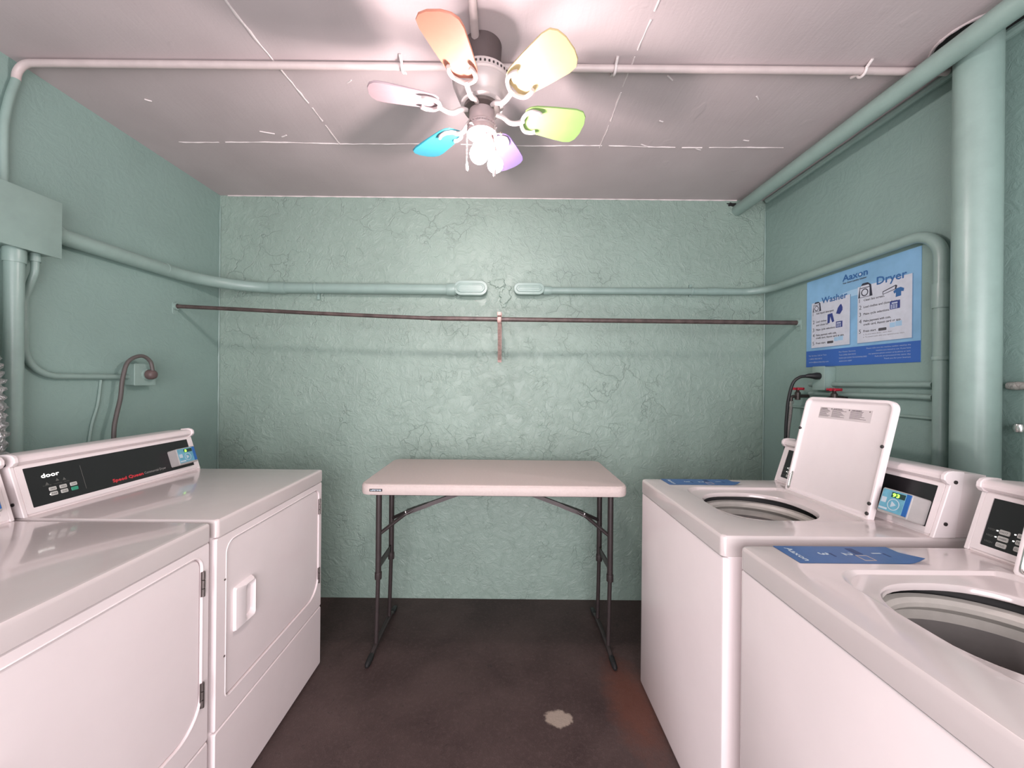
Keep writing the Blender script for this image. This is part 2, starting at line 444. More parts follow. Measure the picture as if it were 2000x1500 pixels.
# tall drain pipe
b = nb(); tube(b, [(PX, PY, .0), (PX, PY, .3), (PX, PY, 1.2), (PX, PY, ZC - .001)], .056, 40)
t = thing('drain_pipe', 'thick vertical green painted pipe rising to the ceiling against the right wall', 'pipe', (PX, PY, 0))
obj('pipe', b, M['pipe'], t)
obj('coupling', ring((PX, PY, .55), (0, 0, 1), .062, .10, 40), M['pipe'], t)
# overhead pipe
pz, px_ = 2.461, 1.456
b = nb(); tube(b, [(px_, y, pz) for y in (YF + .01, 0, 1, 2, YB - .001)], .035, 28)
tag(obj('overhead_pipe', b, M['pipe'], org=(px_, YB, pz)), 'long green pipe running under the ceiling along the right wall towards the back corner', 'pipe')


# big conduit from junction box round the left corner to the back wall
cz = 1.936
t = thing('electrical_conduit', 'thick green conduit bending from the left wall onto the back wall', 'conduit', (-1.762, 2.39, cz))
path = fillet([(-1.762, 1.49, cz - .008), (-1.762, 2.392, cz), (-.30, 2.392, cz)], .345, 18)
obj('pipe', tube(nb(), path, .032, 28), M['pipe'], t)
def cbody(t, x0, x1, y, z, hh, flip):
    b = nb(); Mb = frame((0, y, z), (1, 0, 0), (0, 0, 1))
    k = 8
    L = lambda e: rrect(x0 + e, x1 - e, -hh + e, hh - e, hh - e - .0002, k)
    stack(b, Mb, [(L(.004), -.036), (L(.0), -.028), (L(0), .022), (L(.001), .024)])
    bd = obj('conduit_body', b, M['pipe'], t)
    b = nb(); e = -.003
    stack(b, Mb, [(L(e), .024), (L(e), .029), (L(e + .002), .031), (L(.013), .031), (L(.015), .035), (L(.018), .036), (L(.024), .036), (L(.026), .034)])
    for xx in (x0 + .012, x1 - .012): lathe(b, [(.0045, .030), (.0045, .0335), (0, .0345)], (xx, 0, 0), 12, Mb)
    obj('cover', b, M['pipe'], bd)
cbody(t, -.312, -.112, 2.397, cz + .006, .042, 0)
for p, d, r, w in (((-1.40, 2.392, cz), (1, 0, 0), .0365, .09), ((-.335, 2.392, cz), (1, 0, 0), .038, .05), ((-1.762, 1.51, cz - .007), (0, 1, 0), .037, .03),
                   ((-1.762, 2.0, cz - .001), (0, 1, 0), .0335, .01)):
    obj('coupling', ring(p, d, r, w, 28), M['pipe'], t)
b = nb(); ring((-1.17, 2.392, cz), (1, 0, 0), .035, .014, 28, b); box(b, -1.178, -1.162, 2.42, YB, cz - .065, cz + .02, .001)
obj('strap', b, M['pipe'], t)
# thinner conduit going right
cz2 = 1.942
t = thing('electrical_conduit', 'thinner green conduit from the back wall, over the poster and down beside it', 'conduit', (1.60, 2.40, cz2))
path = fillet([(.23, 2.405, cz2 - .004), (1.602, 2.405, cz2), (1.602, 1.42, cz2 + .005), (1.602, 1.42, 0.0)], [.14, .105], 14)
obj('pipe', tube(nb(), path, .021, 24), M['pipe'], t)
cbody(t, .056, .238, 2.402, cz2, .033, 1)
for p, d, r, w in (((.262, 2.405, cz2 - .004), (1, 0, 0), .027, .05), ((1.30, 2.405, cz2), (1, 0, 0), .0235, .10), ((1.602, 1.42, 1.70), (0, 0, 1), .025, .09)):
    obj('coupling', ring(p, d, r, w, 24), M['pipe'], t)
b = nb(); ring((1.16, 2.405, cz2), (1, 0, 0), .0245, .014, 24, b); box(b, 1.153, 1.167, 2.42, YB, cz2 - .03, cz2 + .045, .001)
obj('strap', b, M['pipe'], t)
b = nb(); ring((1.602, 1.42, 1.47), (0, 0, 1), .0245, .014, 24, b); box(b, 1.612, XR, 1.375, 1.425, 1.462, 1.478, .001)
obj('strap', b, M['pipe'], t)
# ceiling conduit
t = thing('ceiling_conduit', 'thin pale conduit strapped across the whole ceiling from the left wall', 'conduit', (0, 1.385, ZC))
path = fillet([(-1.785, 1.405, ZC - .075), (-1.785, 1.405, ZC - .0135), (1.60, 1.405, ZC - .0135)], .055, 12)
obj('pipe', tube(nb(), path, .0125, 16), M['pipe_pale'], t)
obj('wall_drop', tube(nb(), smooth_path([(-1.785, 1.372, 2.04), (-1.785, 1.372, 2.25), (-1.785, 1.385, 2.36), (-1.785, 1.405, ZC - .075)]), .0125, 16), M['pipe'], t, label='green painted vertical section')
for x in (-.38, .39, 1.29):
    b = nb(); arc = [(x, 1.405 + .018 * math.cos(a), ZC - .0135 - .018 * math.sin(a)) for a in [PI * i / 10 for i in range(11)]]
    tube(b, [(x, 1.45, ZC - .002)] + arc + [(x, 1.365, ZC - .002)], .005, 8); obj('strap', b, M['crack_white'], t)
# conduit that feeds the fan
b = nb(); tube(b, fillet([(-.107, -.9, ZC - .014), (-.107, 1.27, ZC - .014), (-.107, 1.275, ZC - .014)], .001), .0135, 16)
tag(obj('fan_conduit', b, M['pipe_pale'], org=(-.107, 1.27, ZC)), 'short pale conduit on the ceiling running from the top of the photo to the fan', 'conduit')

# junction box, its vertical pipe and the small conduit
t = thing('junction_box', 'pale green metal junction box high on the left wall', 'electrical box', (-1.75, 1.3, 1.94))
obj('box_body', box(nb(), XL, -1.706, 1.02, 1.474, 1.828, 2.030, .003), M['pipe'], t)
obj('box_cover', box(nb(), -1.706, -1.700, 1.015, 1.482, 1.822, 2.036, .002), M['pipe'], t)
t = thing('vertical_conduit', 'thick vertical green pipe below the junction box on the left wall', 'pipe', (-1.742, 1.371, 0))
obj('pipe', tube(nb(), [(-1.742, 1.371, 0), (-1.742, 1.371, 1.0), (-1.742, 1.371, 1.828)], .025, 28), M['pipe'], t)
obj('coupling', ring((-1.742, 1.371, 1.80), (0, 0, 1), .029, .05, 28), M['pipe'], t)
t = thing('outlet_conduit', 'slim green conduit curving from the junction box down to the left wall outlet', 'conduit', (-1.785, 1.45, 1.375))
path = fillet([(-1.745, 1.434, 1.828), (-1.745, 1.434, 1.76), (-1.786, 1.436, 1.66), (-1.786, 1.438, 1.374), (-1.786, 1.835, 1.374)], [.06, .06, .11], 10)
obj('pipe', tube(nb(), path, .0115, 18), M['pipe'], t)
obj('coupling', ring((-1.745, 1.434, 1.812), (0, 0, 1), .016, .03, 18), M['pipe'], t)
t = thing('wall_outlet', 'green painted square outlet box on the left wall above the dryer', 'outlet', (-1.775, 1.89, 1.385))
obj('box_body', box(nb(), XL, -1.756, 1.832, 1.940, 1.335, 1.437, .004), M['pipe'], t)
b = nb(); Mo = frame((-1.756, 1.832, 1.335), (0, 1, 0), (0, 0, 1))
pad(b, Mo, -.002, .110, -.002, .104, 0, .005, .006, .0015)
lathe(b, [(.003, .004), (.003, .006), (0, .007)], (.02, .012, 0), 10, Mo); lathe(b, [(.003, .004), (.003, .006), (0, .007)], (.02, .09, 0), 10, Mo)
lathe(b, [(.028, .004), (.028, .009), (.024, .010), (0, .010)], (.062, .052, 0), 24, Mo)
obj('cover', b, M['pipe'], t)
t = thing('power_cord', 'brown-grey dryer cord looping out of the left wall outlet', 'cord', (-1.75, 1.89, 1.39))
Mp = frame((-1.745, 1.894, 1.387), (0, 1, 0), (0, 0, 1))
b = nb(); lathe(b, [(.021, 0), (.024, .004), (.024, .020), (.020, .030), (.014, .034), (0, .035)], (0, 0, 0), 24, Mp)
obj('plug', b, M['plug'], t)
path = smooth_path([(-1.722, 1.894, 1.40), (-1.728, 1.885, 1.452), (-1.735, 1.845, 1.475), (-1.742, 1.79, 1.445), (-1.742, 1.765, 1.37), (-1.742, 1.755, 1.28),
                    (-1.735, 1.73, 1.20), (-1.73, 1.715, 1.13), (-1.73, 1.715, .98), (-1.73, 1.70, .75)])
obj('cable', tube(nb(), path, .0085, 12), M['cord'], t)
b = nb(); tube(b, smooth_path([(-1.795, 1.72, 1.36), (-1.793, 1.705, 1.25), (-1.792, 1.68, 1.16), (-1.792, 1.665, 1.02), (-1.792, 1.66, .7), (-1.792, 1.66, .01)]), .005, 8)
tag(obj('painted_cable', b, M['pipe'], org=(-1.795, 1.68, .7)), 'thin cable painted green on the left wall just beside the dryer cord', 'cable')

# foil duct behind near dryer
b = nb(); path = smooth_path([(-1.70, 1.262, .05), (-1.70, 1.262, .5), (-1.70, 1.258, 1.0), (-1.70, 1.25, 1.25), (-1.70, 1.235, 1.42), (-1.70, 1.185, 1.56), (-1.70, 1.08, 1.67), (-1.70, .93, 1.70), (-1.70, .7, 1.70)], 26)
rad = []
for i in range(len(path)): rad.append(.054 + (.0045 if i % 4 < 2 else -.004) + random.uniform(-.0015, .0015))
tube(b, path, .05, 28, True, rad)
for v in b.verts: v.co += Vector([random.uniform(-.0034, .0034) for _ in range(3)])
tag(obj('foil_duct', b, M['foil'], org=(-1.70, 1.262, .05)), 'crinkled silver foil exhaust duct at the left edge behind the dryers', 'duct')

# ------------------------------------------------------------------ clothes rod
t = thing('clothes_rod', 'long rusty brown clothes rod spanning from wall to wall', 'rod', (-.3, 2.125, 1.71))
RP = [(-1.797, 2.107, 1.763), (-1.45, 2.112, 1.750), (-1.08, 2.117, 1.735), (-.7, 2.12, 1.722), (-.41, 2.123, 1.7135), (0, 2.126, 1.711), (.8, 2.135, 1.711), (1.631, 2.146, 1.711)]
obj('left_tube', tube(nb(), RP[:5], .0105, 16), M['brown_rod'], t)
obj('right_tube', tube(nb(), RP[4:], .0125, 16), M['brown_rod'], t)
for x, y, z, s in ((XL, 2.107, 1.763, 1), (XR, 2.146, 1.711, -1)):
    b = nb(); Mf = frame((x, y, z), (0, s, 0), (0, 0, 1))
    pad(b, Mf, -.018, .018, -.045, .022, 0, .004, .012, .001)
    lathe(b, [(.020, .003), (.0205, .016), (.016, .017), (.0135, .017), (.0135, .006)], (0, 0, 0), 20, Mf)
    obj('end_flange', b, M['pipe'], t)
t = thing('rod_bracket', 'small pink painted bracket holding the middle of the clothes rod', 'bracket', (-.03, YB, 1.6))
bx = -.031
obj('arm', box(nb(), bx - .011, bx + .011, 2.10, YB - .003, 1.728, 1.748, .002), M['bracket'], t)
b = nb(); tube(b, [(bx, 2.126 + .019 * math.cos(a), 1.711 + .019 * math.sin(a)) for a in [R(-210 + 240 * i / 12) for i in range(13)]], .005, 8)
for v in b.verts: v.co.x = bx + (v.co.x - bx) * 2.2
obj('hook', b, M['bracket'], t)
b = nb(); stack(b, frame((bx, 0, 0), (0, 1, 0), (0, 0, 1)), [([(2.108, 1.70), (2.122, 1.69), (2.422, 1.52), (2.422, 1.505), (2.412, 1.505)], -.009), ([(2.108, 1.70), (2.122, 1.69), (2.422, 1.52), (2.422, 1.505), (2.412, 1.505)], .009)])
obj('brace', b, M['bracket'], t)
b = nb(); box(b, bx - .012, bx + .012, YB - .004, YB, 1.49, 1.80, .001); lathe(b, [(.004, .004), (.004, .006), (0, .007)], (0, 0, 0), 10, frame((bx, YB, 1.505), (1, 0, 0), (0, 0, 1)))
obj('back_plate', b, M['bracket'], t)

# ------------------------------------------------------------------ right wall services
t = thing('wall_outlet', 'small pale green outlet box directly below the poster on the right wall', 'outlet', (1.60, 1.94, 1.40))
obj('box_body', box(nb(), 1.580, XR, 1.905, 1.975, 1.345, 1.458, .003), M['pipe'], t)
obj('cover', box(nb(), 1.575, 1.580, 1.902, 1.978, 1.342, 1.461, .002), M['pipe'], t)
t = thing('power_cord', 'black washer cord arching out of the outlet below the poster', 'cord', (1.55, 1.95, 1.40))
b = nb(); tube(b, [(1.576, 1.935, 1.412), (1.562, 1.935, 1.412), (1.545, 1.937, 1.412), (1.53, 1.94, 1.413), (1.515, 1.945, 1.411)], .02, 14, True, [.017, .018, .014, .012, .008])
obj('plug', b, M['black'], t)
path = smooth_path([(1.522, 1.943, 1.412), (1.49, 1.952, 1.405), (1.465, 1.962, 1.375), (1.45, 1.97, 1.30), (1.445, 1.975, 1.22), (1.44, 1.975, 1.1), (1.44, 1.97, .8)])
obj('cable', tube(nb(), path, .0075, 12), M['black'], t)
for nm, y0, y1, z, r, lab in (('water_pipe', 1.46, 2.05, 1.372, .0115, 'upper of two thin green pipes running along the right wall below the poster'),
                              ('water_pipe', 1.46, 2.05, 1.325, .011, 'lower of two thin green pipes running along the right wall below the poster'),
                              ('wall_line', 1.45, 2.2, 1.245, .0055, 'thin raised green line low on the right wall above the washers')):  # last entry: thin tube tracing a narrow line on the wall
    x = XR - r - .002
    b = nb(); tube(b, [(x, y0 + (y1 - y0) * i / 6, z + random.uniform(-.002, .002)) for i in range(7)], r, 14)
    tag(obj(nm, b, M['pipe'], org=(x, y0, z)), lab, 'pipe' if r > .01 else 'wire')
t = thing('insulated_pipe', 'roughly wrapped whitish pipe on the right wall at the right edge of the photo', 'pipe', (1.61, 1.1, 1.37))
b = nb(); pts = [(XR - .016, .8 + i * .022, 1.372 + random.uniform(-.001, .001)) for i in range(21)]
tube(b, pts, .014, 12, True, [random.uniform(.011, .017) for _ in pts]); obj('pipe', b, M['wrap'], t)
for i, (y, z) in enumerate(((2.075, 1.335), (1.845, 1.335))):
    t = thing('hose_valve', ('red-handled water valve beside the black cord, nearer the back corner', 'red-handled water valve just above the open washer lid')[i], 'valve', (1.575, y, z), 'red-handled washer valves')
    b = nb(); tube(b, [(XR - .001, y, z - .028), (1.60, y, z - .028), (1.575, y, z - .028)], .009, 12); lathe(b, [(.0, -.05), (.013, -.048), (.014, -.01), (.009, -.004), (.005, .012), (0, .013)], (1.575, y, z), 14)
    tube(b, fillet([(1.575, y, z - .03), (1.540, y, z - .03), (1.540, y, z - .06)], .014), .0085, 12)
    obj('valve_body', b, M['brass_dark'], t)
    b = nb(); 
    for k in range(4):
        a = k * PI / 2 + .4; tube(b, [(1.575, y, z + .010), (1.575 + .022 * math.cos(a), y + .022 * math.sin(a), z + .011), (1.575 + .030 * math.cos(a), y + .030 * math.sin(a), z + .011)], .007, 10, True, [.007, .006, .0075])
    lathe(b, [(.010, .004), (.010, .016), (.004, .019), (0, .019)], (1.575, y, z), 14); obj('handle', b, M['red'], t)
for i, (y, ex) in enumerate(((2.075, 0), (1.845, 1))):
    t = thing('supply_hose', ('braided steel hose hanging from the valve nearer the back corner', 'braided steel hose mostly hidden behind the open washer lid')[i], 'hose', (1.54, y, 1.2), 'braided washer hoses')
    b = nb(); lathe(b, [(.009, 0), (.014, -.001), (.014, -.014), (.009, -.015), (.009, -.035), (.0, -.035)], (1.54, y, 1.281), 6); obj('fitting', b, M['chrome'], t)
    path = smooth_path([(1.54, y, 1.25), (1.536, y, 1.20), (1.522, y - .005, 1.12), (1.517, y - .01, 1.03), (1.53, y - .01, .9), (1.54, y - .01, .6)])
    obj('tube', tube(nb(), path, .0085, 12), M['steel'], t)
t = thing('wall_spigot', 'small pale spigot stub on the right wall at the right edge of the photo', 'valve', (1.62, 1.19, 1.24))
b = nb(); tube(b, [(XR, 1.205, 1.243), (1.61, 1.205, 1.243)], .008, 12); lathe(b, [(.0, -.016), (.011, -.012), (.014, 0), (.011, .012), (0, .016)], (1.605, 1.205, 1.24), 16)
obj('knob', b, M['chrome'], t)

# ------------------------------------------------------------------ poster
PZ0, PZ1, PY0, PY1 = 1.462, 1.919, 2.090, 1.516       # PY0 = left edge as read
Mq = frame((XR, PY0, PZ0), (0, -1, 0), (0, 0, 1)); PW, PH = PY0 - PY1, PZ1 - PZ0
t = thing('laundry_poster', 'light blue laundry instruction poster with washer and dryer panels on the right wall', 'poster', (XR, 1.8, 1.69))
b = nb(); poly(b, Mq, [(0, 0), (PW, 0), (PW, PH), (0, PH)], .0005, .0025); obj('sheet', b, M['poster_blue'], t, smooth=False)
b = nb()
outer = [(PW * .5 + .235 * math.cos(a), .20 + .155 * math.sin(a)) for a in [R(180 * i / 24) for i in range(25)]]
inner = [(PW * .5 + .20 * math.cos(a), .20 + .125 * math.sin(a)) for a in [R(180 - 180 * i / 24) for i in range(25)]]
for i in range(24):
    poly(b, Mq, [outer[i], outer[i + 1], inner[23 - i], inner[24 - i]], .0025, .0027)
obj('pale_arc', b, M['poster_pale'], t, smooth=False)
b = nb(); poly(b, Mq, [(0, 0), (PW, 0), (PW, .085), (0, .085)], .0025, .0029); obj('footer_band', b, M['poster_navy'], t, smooth=False)
A0, A1, B0, B1, V0, VW, VD = .035, .262, .302, .541, .100, .336, .358
b = nb()
for u0, u1, v1 in ((A0, A1, VW), (B0, B1, VD)): poly(b, Mq, [(u0, V0 - .004), (u1 + .004, V0 - .004), (u1 + .004, v1), (u0, v1)], .0026, .0028)
obj('panel_shadow', b, M['poster_shadow'], t, smooth=False)
for u0, u1, v1 in ((A0, A1, VW), (B0, B1, VD)):
    b = nb(); poly(b, Mq, [(u0, V0), (u1, V0), (u1, v1), (u0, v1)], .0028, .0032); obj('text_panel', b, M['poster_white'], t, smooth=False)
z_ = .0035
txt('logo_lettering', 'poster_text', t, Mq, 'Aaxon', .222, .406, .030, .128, z_, bold=.0015)
txt('title_lettering', 'poster_text', t, Mq, 'Washer', A0 + .064, VW - .012, .031, .148, z_, bold=.0010)
txt('title_lettering', 'poster_text', t, Mq, 'Dryer', B0 + .092, VD - .010, .034, .126, z_, bold=.0012)
b = nb(); lathe(b, [(0, .0038), (.0055, .0038)], (.3135, .4165, 0), 20, Mq); obj('logo_dot', b, M['sticker_print'], t, smooth=False)
txt('tagline_lettering', 'dark_print', t, Mq, 'Your Smart Laundry Solution', .222, .392, .008, .122, z_, bold=.0003)
rows = [(A0, [('1', .285 - .012, 'Add liquid detergent', 1), ('2', .240 - .010, 'Load clothes', 1), ('', .220 - .008, 'and close lid.', 1), ('3', .196 - .008, 'Make cycle selections.', 1),
              ('4', .166 - .006, 'Make payment with coin,', 1), ('', .150 - .005, 'credit card, Aaxon card or app.', 1), ('5', .118, 'Press start', 1)]),
        (B0, [('1', .298 - .010, 'Clean lint screen.', 1), ('2', .265 - .008, 'Load clothes and close door.', 1), ('3', .233 - .008, 'Make cycle selections.', 1), ('4', .199 - .006, 'Make payment with coin,', 1),
              ('', .183 - .006, 'credit card, Aaxon card or app.', 1), ('5', .147, 'Press start', 1), ('', .134, '', 0)])]
for u0, rr in rows:
    for num, v, s, _ in rr:
        if num: txt('step_number', 'dark_print', t, Mq, num, u0 + .008, v - .004, .019, None, z_)
        if s: txt('instruction_line', 'dark_print', t, Mq, s, u0 + .030, v, .0100, len(s) * .0054, z_, bold=.0003)
txt('instruction_line', 'dark_print', t, Mq, 'a. To stop extra drum - open door', B0 + .030, .134, .0052, .13, z_); txt('instruction_line', 'dark_print', t, Mq, 'b. To restart cycle after you opened press start', B0 + .030, .122, .0052, .18, z_)
for u, v in ((A0 + .100, .117), (B0 + .100, .146)): obj('start_button_icon', pad(nb(), Mq, u, u + .036, v - .002, v + .010, .0032, z_, .003, .0002), M['dark_print'], t, smooth=False)
                                           # footer print (QR code left out)
for i, s in enumerate(('For Service, Call or Text', '1 (800) 826 0012', 'service@aaxonlaundry.com')): txt('footer_line', 'poster_small', t, Mq, s, .020, .056 - .017 * i, .0065, (.112, .085, .125)[i], z_)
for i, s in enumerate(('For Faster Service,', 'Text (305) 264 0012', 'SCAN QR CODE TO DOWNLOAD', 'AAXON APP')): txt('footer_line', 'poster_small', t, Mq, s, .205, .064 - .015 * i, .0065, (.09, .09, .145, .07)[i], z_)
for i, s in enumerate(('Please make sure the machine number matches the', 'machine you intend to use. If you have', 'any questions please contact us by phone or text.', 'Refunds are processed the same day',
                       'Thank you for your business')): txt('footer_line', 'poster_small', t, Mq, s, .538, .070 - .0125 * i, .0055, (.19, .145, .18, .15, .11)[i], z_, 'R')
def sq(u0, u1, v0, v1, w0=.0032, w1=.0036, tilt=0):
    poly(b, Mq, [(u0, v0), (u1, v0 + tilt), (u1, v1 + tilt), (u0, v1)], w0, w1)
ICO = lambda n, b, m='poster_icon': obj(n, b, M[m], t, smooth=False)
b = nb()
# navy icons: bottle, trousers, panels, shirt
poly(b, Mq, [(.186, .258), (.208, .252), (.222, .270), (.222, .284), (.215, .300), (.208, .298), (.196, .284)], .0032, .0036); ICO('bottle_icon', b); b = nb()
poly(b, Mq, [(.136, .262), (.164, .265), (.176, .222), (.164, .218), (.152, .250), (.149, .218), (.136, .216)], .0032, .0036); ICO('trousers_icon', b)
b = nb(); sq(.186, .222, .188, .218); i1 = ICO('panel_icon', b); b = nb(); sq(B0 + .150, B0 + .192, .228, .262); i2 = ICO('panel_icon', b)
b = nb(); u, v = B0 + .172, .276
poly(b, Mq, [(u + .002, v), (u + .024, v + .002), (u + .024, v + .020), (u + .034, v + .018), (u + .036, v + .030), (u + .022, v + .038), (u + .006, v + .036), (u - .008, v + .026), (u - .004, v + .016), (u + .003, v + .019)], .0032, .0036)
obj('shirt_icon', b, M['poster_text'], t, smooth=False)
b = nb()
for (u, v), ic in (((.190, .207), i1), ((B0 + .158, .250), i2)): b = nb(); sq(u, u + .024, v, v + .006, .0036, .0039); obj('screen', b, M['poster_small'], ic, smooth=False)
for k in range(9):
    b = nb()
    sq(.190 + (k % 3) * .009, .196 + (k % 3) * .009, .191 + (k // 3) * .005, .194 + (k // 3) * .005, .0036, .0039); obj('key', b, M['poster_small'], i1, smooth=False); b = nb()
    sq(B0 + .154 + (k % 3) * .010, B0 + .161 + (k % 3) * .010, .231 + (k // 3) * .006, .235 + (k // 3) * .006, .0036, .0039); obj('key', b, M['poster_small'], i2, smooth=False)
for u, v in ((.176, .122), (B0 + .150, .152)):
    b = nb(); sq(u, u + .022, v, v + .020); ICO('phone_icon', b, 'poster_pale'); b = nb(); sq(u + .024, u + .050, v + .002, v + .023); ICO('card_icon', b, 'poster_pale')
for u, v, s in ((A0 + .014, VW - .048, .9), (B0 + .012, VD - .052, 1.15)):   # the two little machines
    b = nb(); E = lambda a, bb, c, d, w: poly(b, Mq, [(u + a * s, v + c * s), (u + bb * s, v + c * s), (u + bb * s, v + d * s), (u + a * s, v + d * s)], .0033, w)
    poly(b, Mq, [(u - .008 * s, v), (u + .052 * s, v), (u + .046 * s, v + .045 * s), (u + .032 * s, v + .056 * s), (u + .010 * s, v + .056 * s), (u - .002 * s, v + .04 * s)], .0033, .0036)
    ic = obj('machine_icon', b, M['poster_ink'], t, smooth=False)
    b = nb(); poly(b, Mq, [(u, v + .002), (u + .040 * s, v + .002), (u + .040 * s, v + .036 * s), (u, v + .036 * s)], .0036, .0039)
    poly(b, Mq, [(u, v + .039 * s), (u + .040 * s, v + .039 * s), (u + .036 * s, v + .047 * s), (u + .004 * s, v + .047 * s)], .0036, .0039); obj('face', b, M['poster_white'], ic, smooth=False)
    b = nb(); lathe(b, [(.011 * s, .0039), (.0115 * s, .0042), (.0145 * s, .0042), (.015 * s, .0039)], (u + .02 * s, v + .019 * s, 0), 24, Mq); obj('drum_ring', b, M['poster_ink'], ic)
b = nb(); u, v = B0 + .118, .298
poly(b, Mq, [(u, v), (u + .058, v + .012), (u + .062, v + .026), (u + .056, v + .030), (u, v + .014)], .0033, .0036); ic = obj('lint_screen_icon', b, M['poster_ink'], t, smooth=False)
b = nb(); poly(b, Mq, [(u + .003, v + .003), (u + .052, v + .0135), (u + .054, v + .025), (u + .003, v + .011)], .0036, .0039); obj('screen', b, M['poster_white'], ic, smooth=False)

# ------------------------------------------------------------------ laundry machines
def face_frame(d0, W, T, sx=.048, sz=.155):
    return frame((d0, W, T), (0, -1, 0), (sx, 0, sz))
def console(root, d0, W, T, kind):
    L = math.hypot(.048, .155)
    prof = [(0, 0), (.048, .155), (.039, .159), (.033, .166), (.033, .176), (.040, .184), (.052, .187), (.150, .180), (.150, 0)]
    b = nb(); Mx = frame((0, W - .004, 0), (1, 0, 0), (0, 0, 1))
    pr = [(d0 + a, T + c) for a, c in prof]
    stack(b, Mx, [(pr, 0), (pr, W - .008)])
    con = obj('console', b, M['white'], root)
    Mf = face_frame(d0, W, T)
    # white bezel around the panel
    b = nb(); o0 = rrect(.012, W - .012, .006, L - .004, .004, 5); i0 = rrect(.030, W - .028, .022, L - .014, .002, 5); e = .003
    stack(b, Mf, [(o0, 0), (o0, .004), (i0, .004), (i0, 0)], False, False); obj('bezel', b, M['white_plastic'], con)
    b = nb(); poly(b, Mf, [(.030, .022), (W - .028, .022), (W - .028, L - .014), (.030, L - .014)], .0005, .002); obj('control_panel', b, M['black_panel'], con, smooth=False)
    for s in (0, 1):                                  # end caps with two screws each
        y0 = W - .012 if s == 0 else 0
        cap = [(-.004, 0), (.044, .153), (.033, .158), (.027, .167), (.028, .179), (.036, .188), (.052, .192), (.085, .189), (.060, 0)]
        b = nb(); Mc = frame((0, y0 + .012, 0), (1, 0, 0), (0, 0, 1)); pc = [(d0 + a, T + c) for a, c in cap]
        pi_ = [(d0 + a + (.0018 if a < .05 else -.0015), T + c + (.001 if c < .1 else -.0015)) for a, c in cap]
        stack(b, Mc, [(pi_, 0), (pc, .002), (pc, .010), (pi_, .012)] if True else [])
        ec = obj('end_cap', b, M['white_plastic'], con)
    for s in (0, 1):
        yy = W + .0005 if s == 0 else -.0005
        for a, c in ((.058, .160), (.030, .040)):
            b = nb(); lathe(b, [(.0055, -.001), (.0055, .0015), (.003, .002), (0, .0015)], (0, 0, 0), 12, frame((d0 + a, yy, T + c), (1, 0, 0), (0, 0, 1) if s else (0, 0, -1)))
            obj('screw', b, M['screw'], con)
    pz = .0022
    if kind == 'dryer':
        dl_ = txt('display_lettering', 'led_white', con, Mf, 'door', .072, .108, .0135, .050, pz + .0003, bold=.0004); dl_['label'] = 'lit white word on the display'
        b = nb(); pad(b, Mf, .081, .0855, .049, .052, .002, .003, .001, .0002)
        obj('indicator_light', b, M['led_white'], con)
        cols, rws = (.093, .123, .154), (.067, .051)
        for r_ in range(2):
            for c_ in range(3):
                g = (r_ == 1 and c_ == 2); b = nb(); pad(b, Mf, cols[c_] - .0105, cols[c_] + .0105, rws[r_] - .0062, rws[r_] + .0062, .0018, .0038, .003, .0008)
                bt = obj('button', b, M['button_green'] if g else M['button'], con, label='green start button' if g else None)
        for r_ in range(2):
            for c_ in range(3):
                if not (r_ == 1 and c_ == 2): txt('button_lettering', 'dark_print', con, Mf, (('HIGH', 'MED', 'LOW'), ('FAB', 'NO HEAT', ''))[r_][c_], cols[c_], rws[r_] - .0028, .0055, .014, .0041, 'C')
        b = nb(); text(b, Mf, 'Speed Queen', .281, .037, .0115, .122, pz, bold=.0009); obj('red_lettering', b, M['red_print'], con, smooth=False)
        b = nb(); text(b, Mf, 'Commercial Dryer', .409, .038, .0100, .100, pz); obj('grey_lettering', b, M['grey_print'], con, smooth=False)
        b = nb()
        poly(b, Mf, [(.188, .040), (.1892, .040), (.1892, .125), (.188, .125)], .002, .0023); obj('divider_line', b, M['dim'], con, smooth=False)
        for u, v in ((.082, .086), (.112, .092), (.132, .090)):
            obj('cycle_mark', poly(nb(), Mf, [(u - .005, v - .003), (u + .005, v - .003), (u, v + .006)], .002, .0023), M['dim'], con, smooth=False)
        txt('dim_lettering', 'dim', con, Mf, 'heating   cooling   cycle', .07, .080, .0035, .075, pz)
    else:
        cols = (.070, .104, .138); k_ = 0
        for c_ in range(3):
            for r_ in range(3):
                v = .068 - r_ * .0165 if c_ == 0 else .071 - r_ * .0165
                b = nb(); pad(b, Mf, cols[c_] - .0105, cols[c_] + .0105, v - .006, v + .006, .0018, .0038, .003, .0008); obj('button', b, M['button'], con)
                txt('button_lettering', 'dark_print', con, Mf, (('HOT', 'WARM', 'COLD'), ('NORMAL', 'PERM', 'DELICATE'), ('SOIL', 'RINSE', 'START'))[c_][r_], cols[c_], v - .0025, .005, .015, .0041, 'C')
                if r_ < 2: obj('indicator_light', pad(nb(), Mf, cols[c_] - .0165, cols[c_] - .013, v - .001, v + .002, .002, .003, .001, .0002), M['led_white'], con)
        obj('indicator_light', pad(nb(), Mf, .112, .116, .096, .0995, .002, .003, .001, .0002), M['led_white'], con)
        for i in range(3): txt('dim_lettering', 'dim', con, Mf, 'HIGH', .036, .066 - .0165 * i, .005, .016, pz)
        txt('dim_lettering', 'dim', con, Mf, 'Speed Queen', .30, .036, .0115, .122, pz)
    return con, Mf
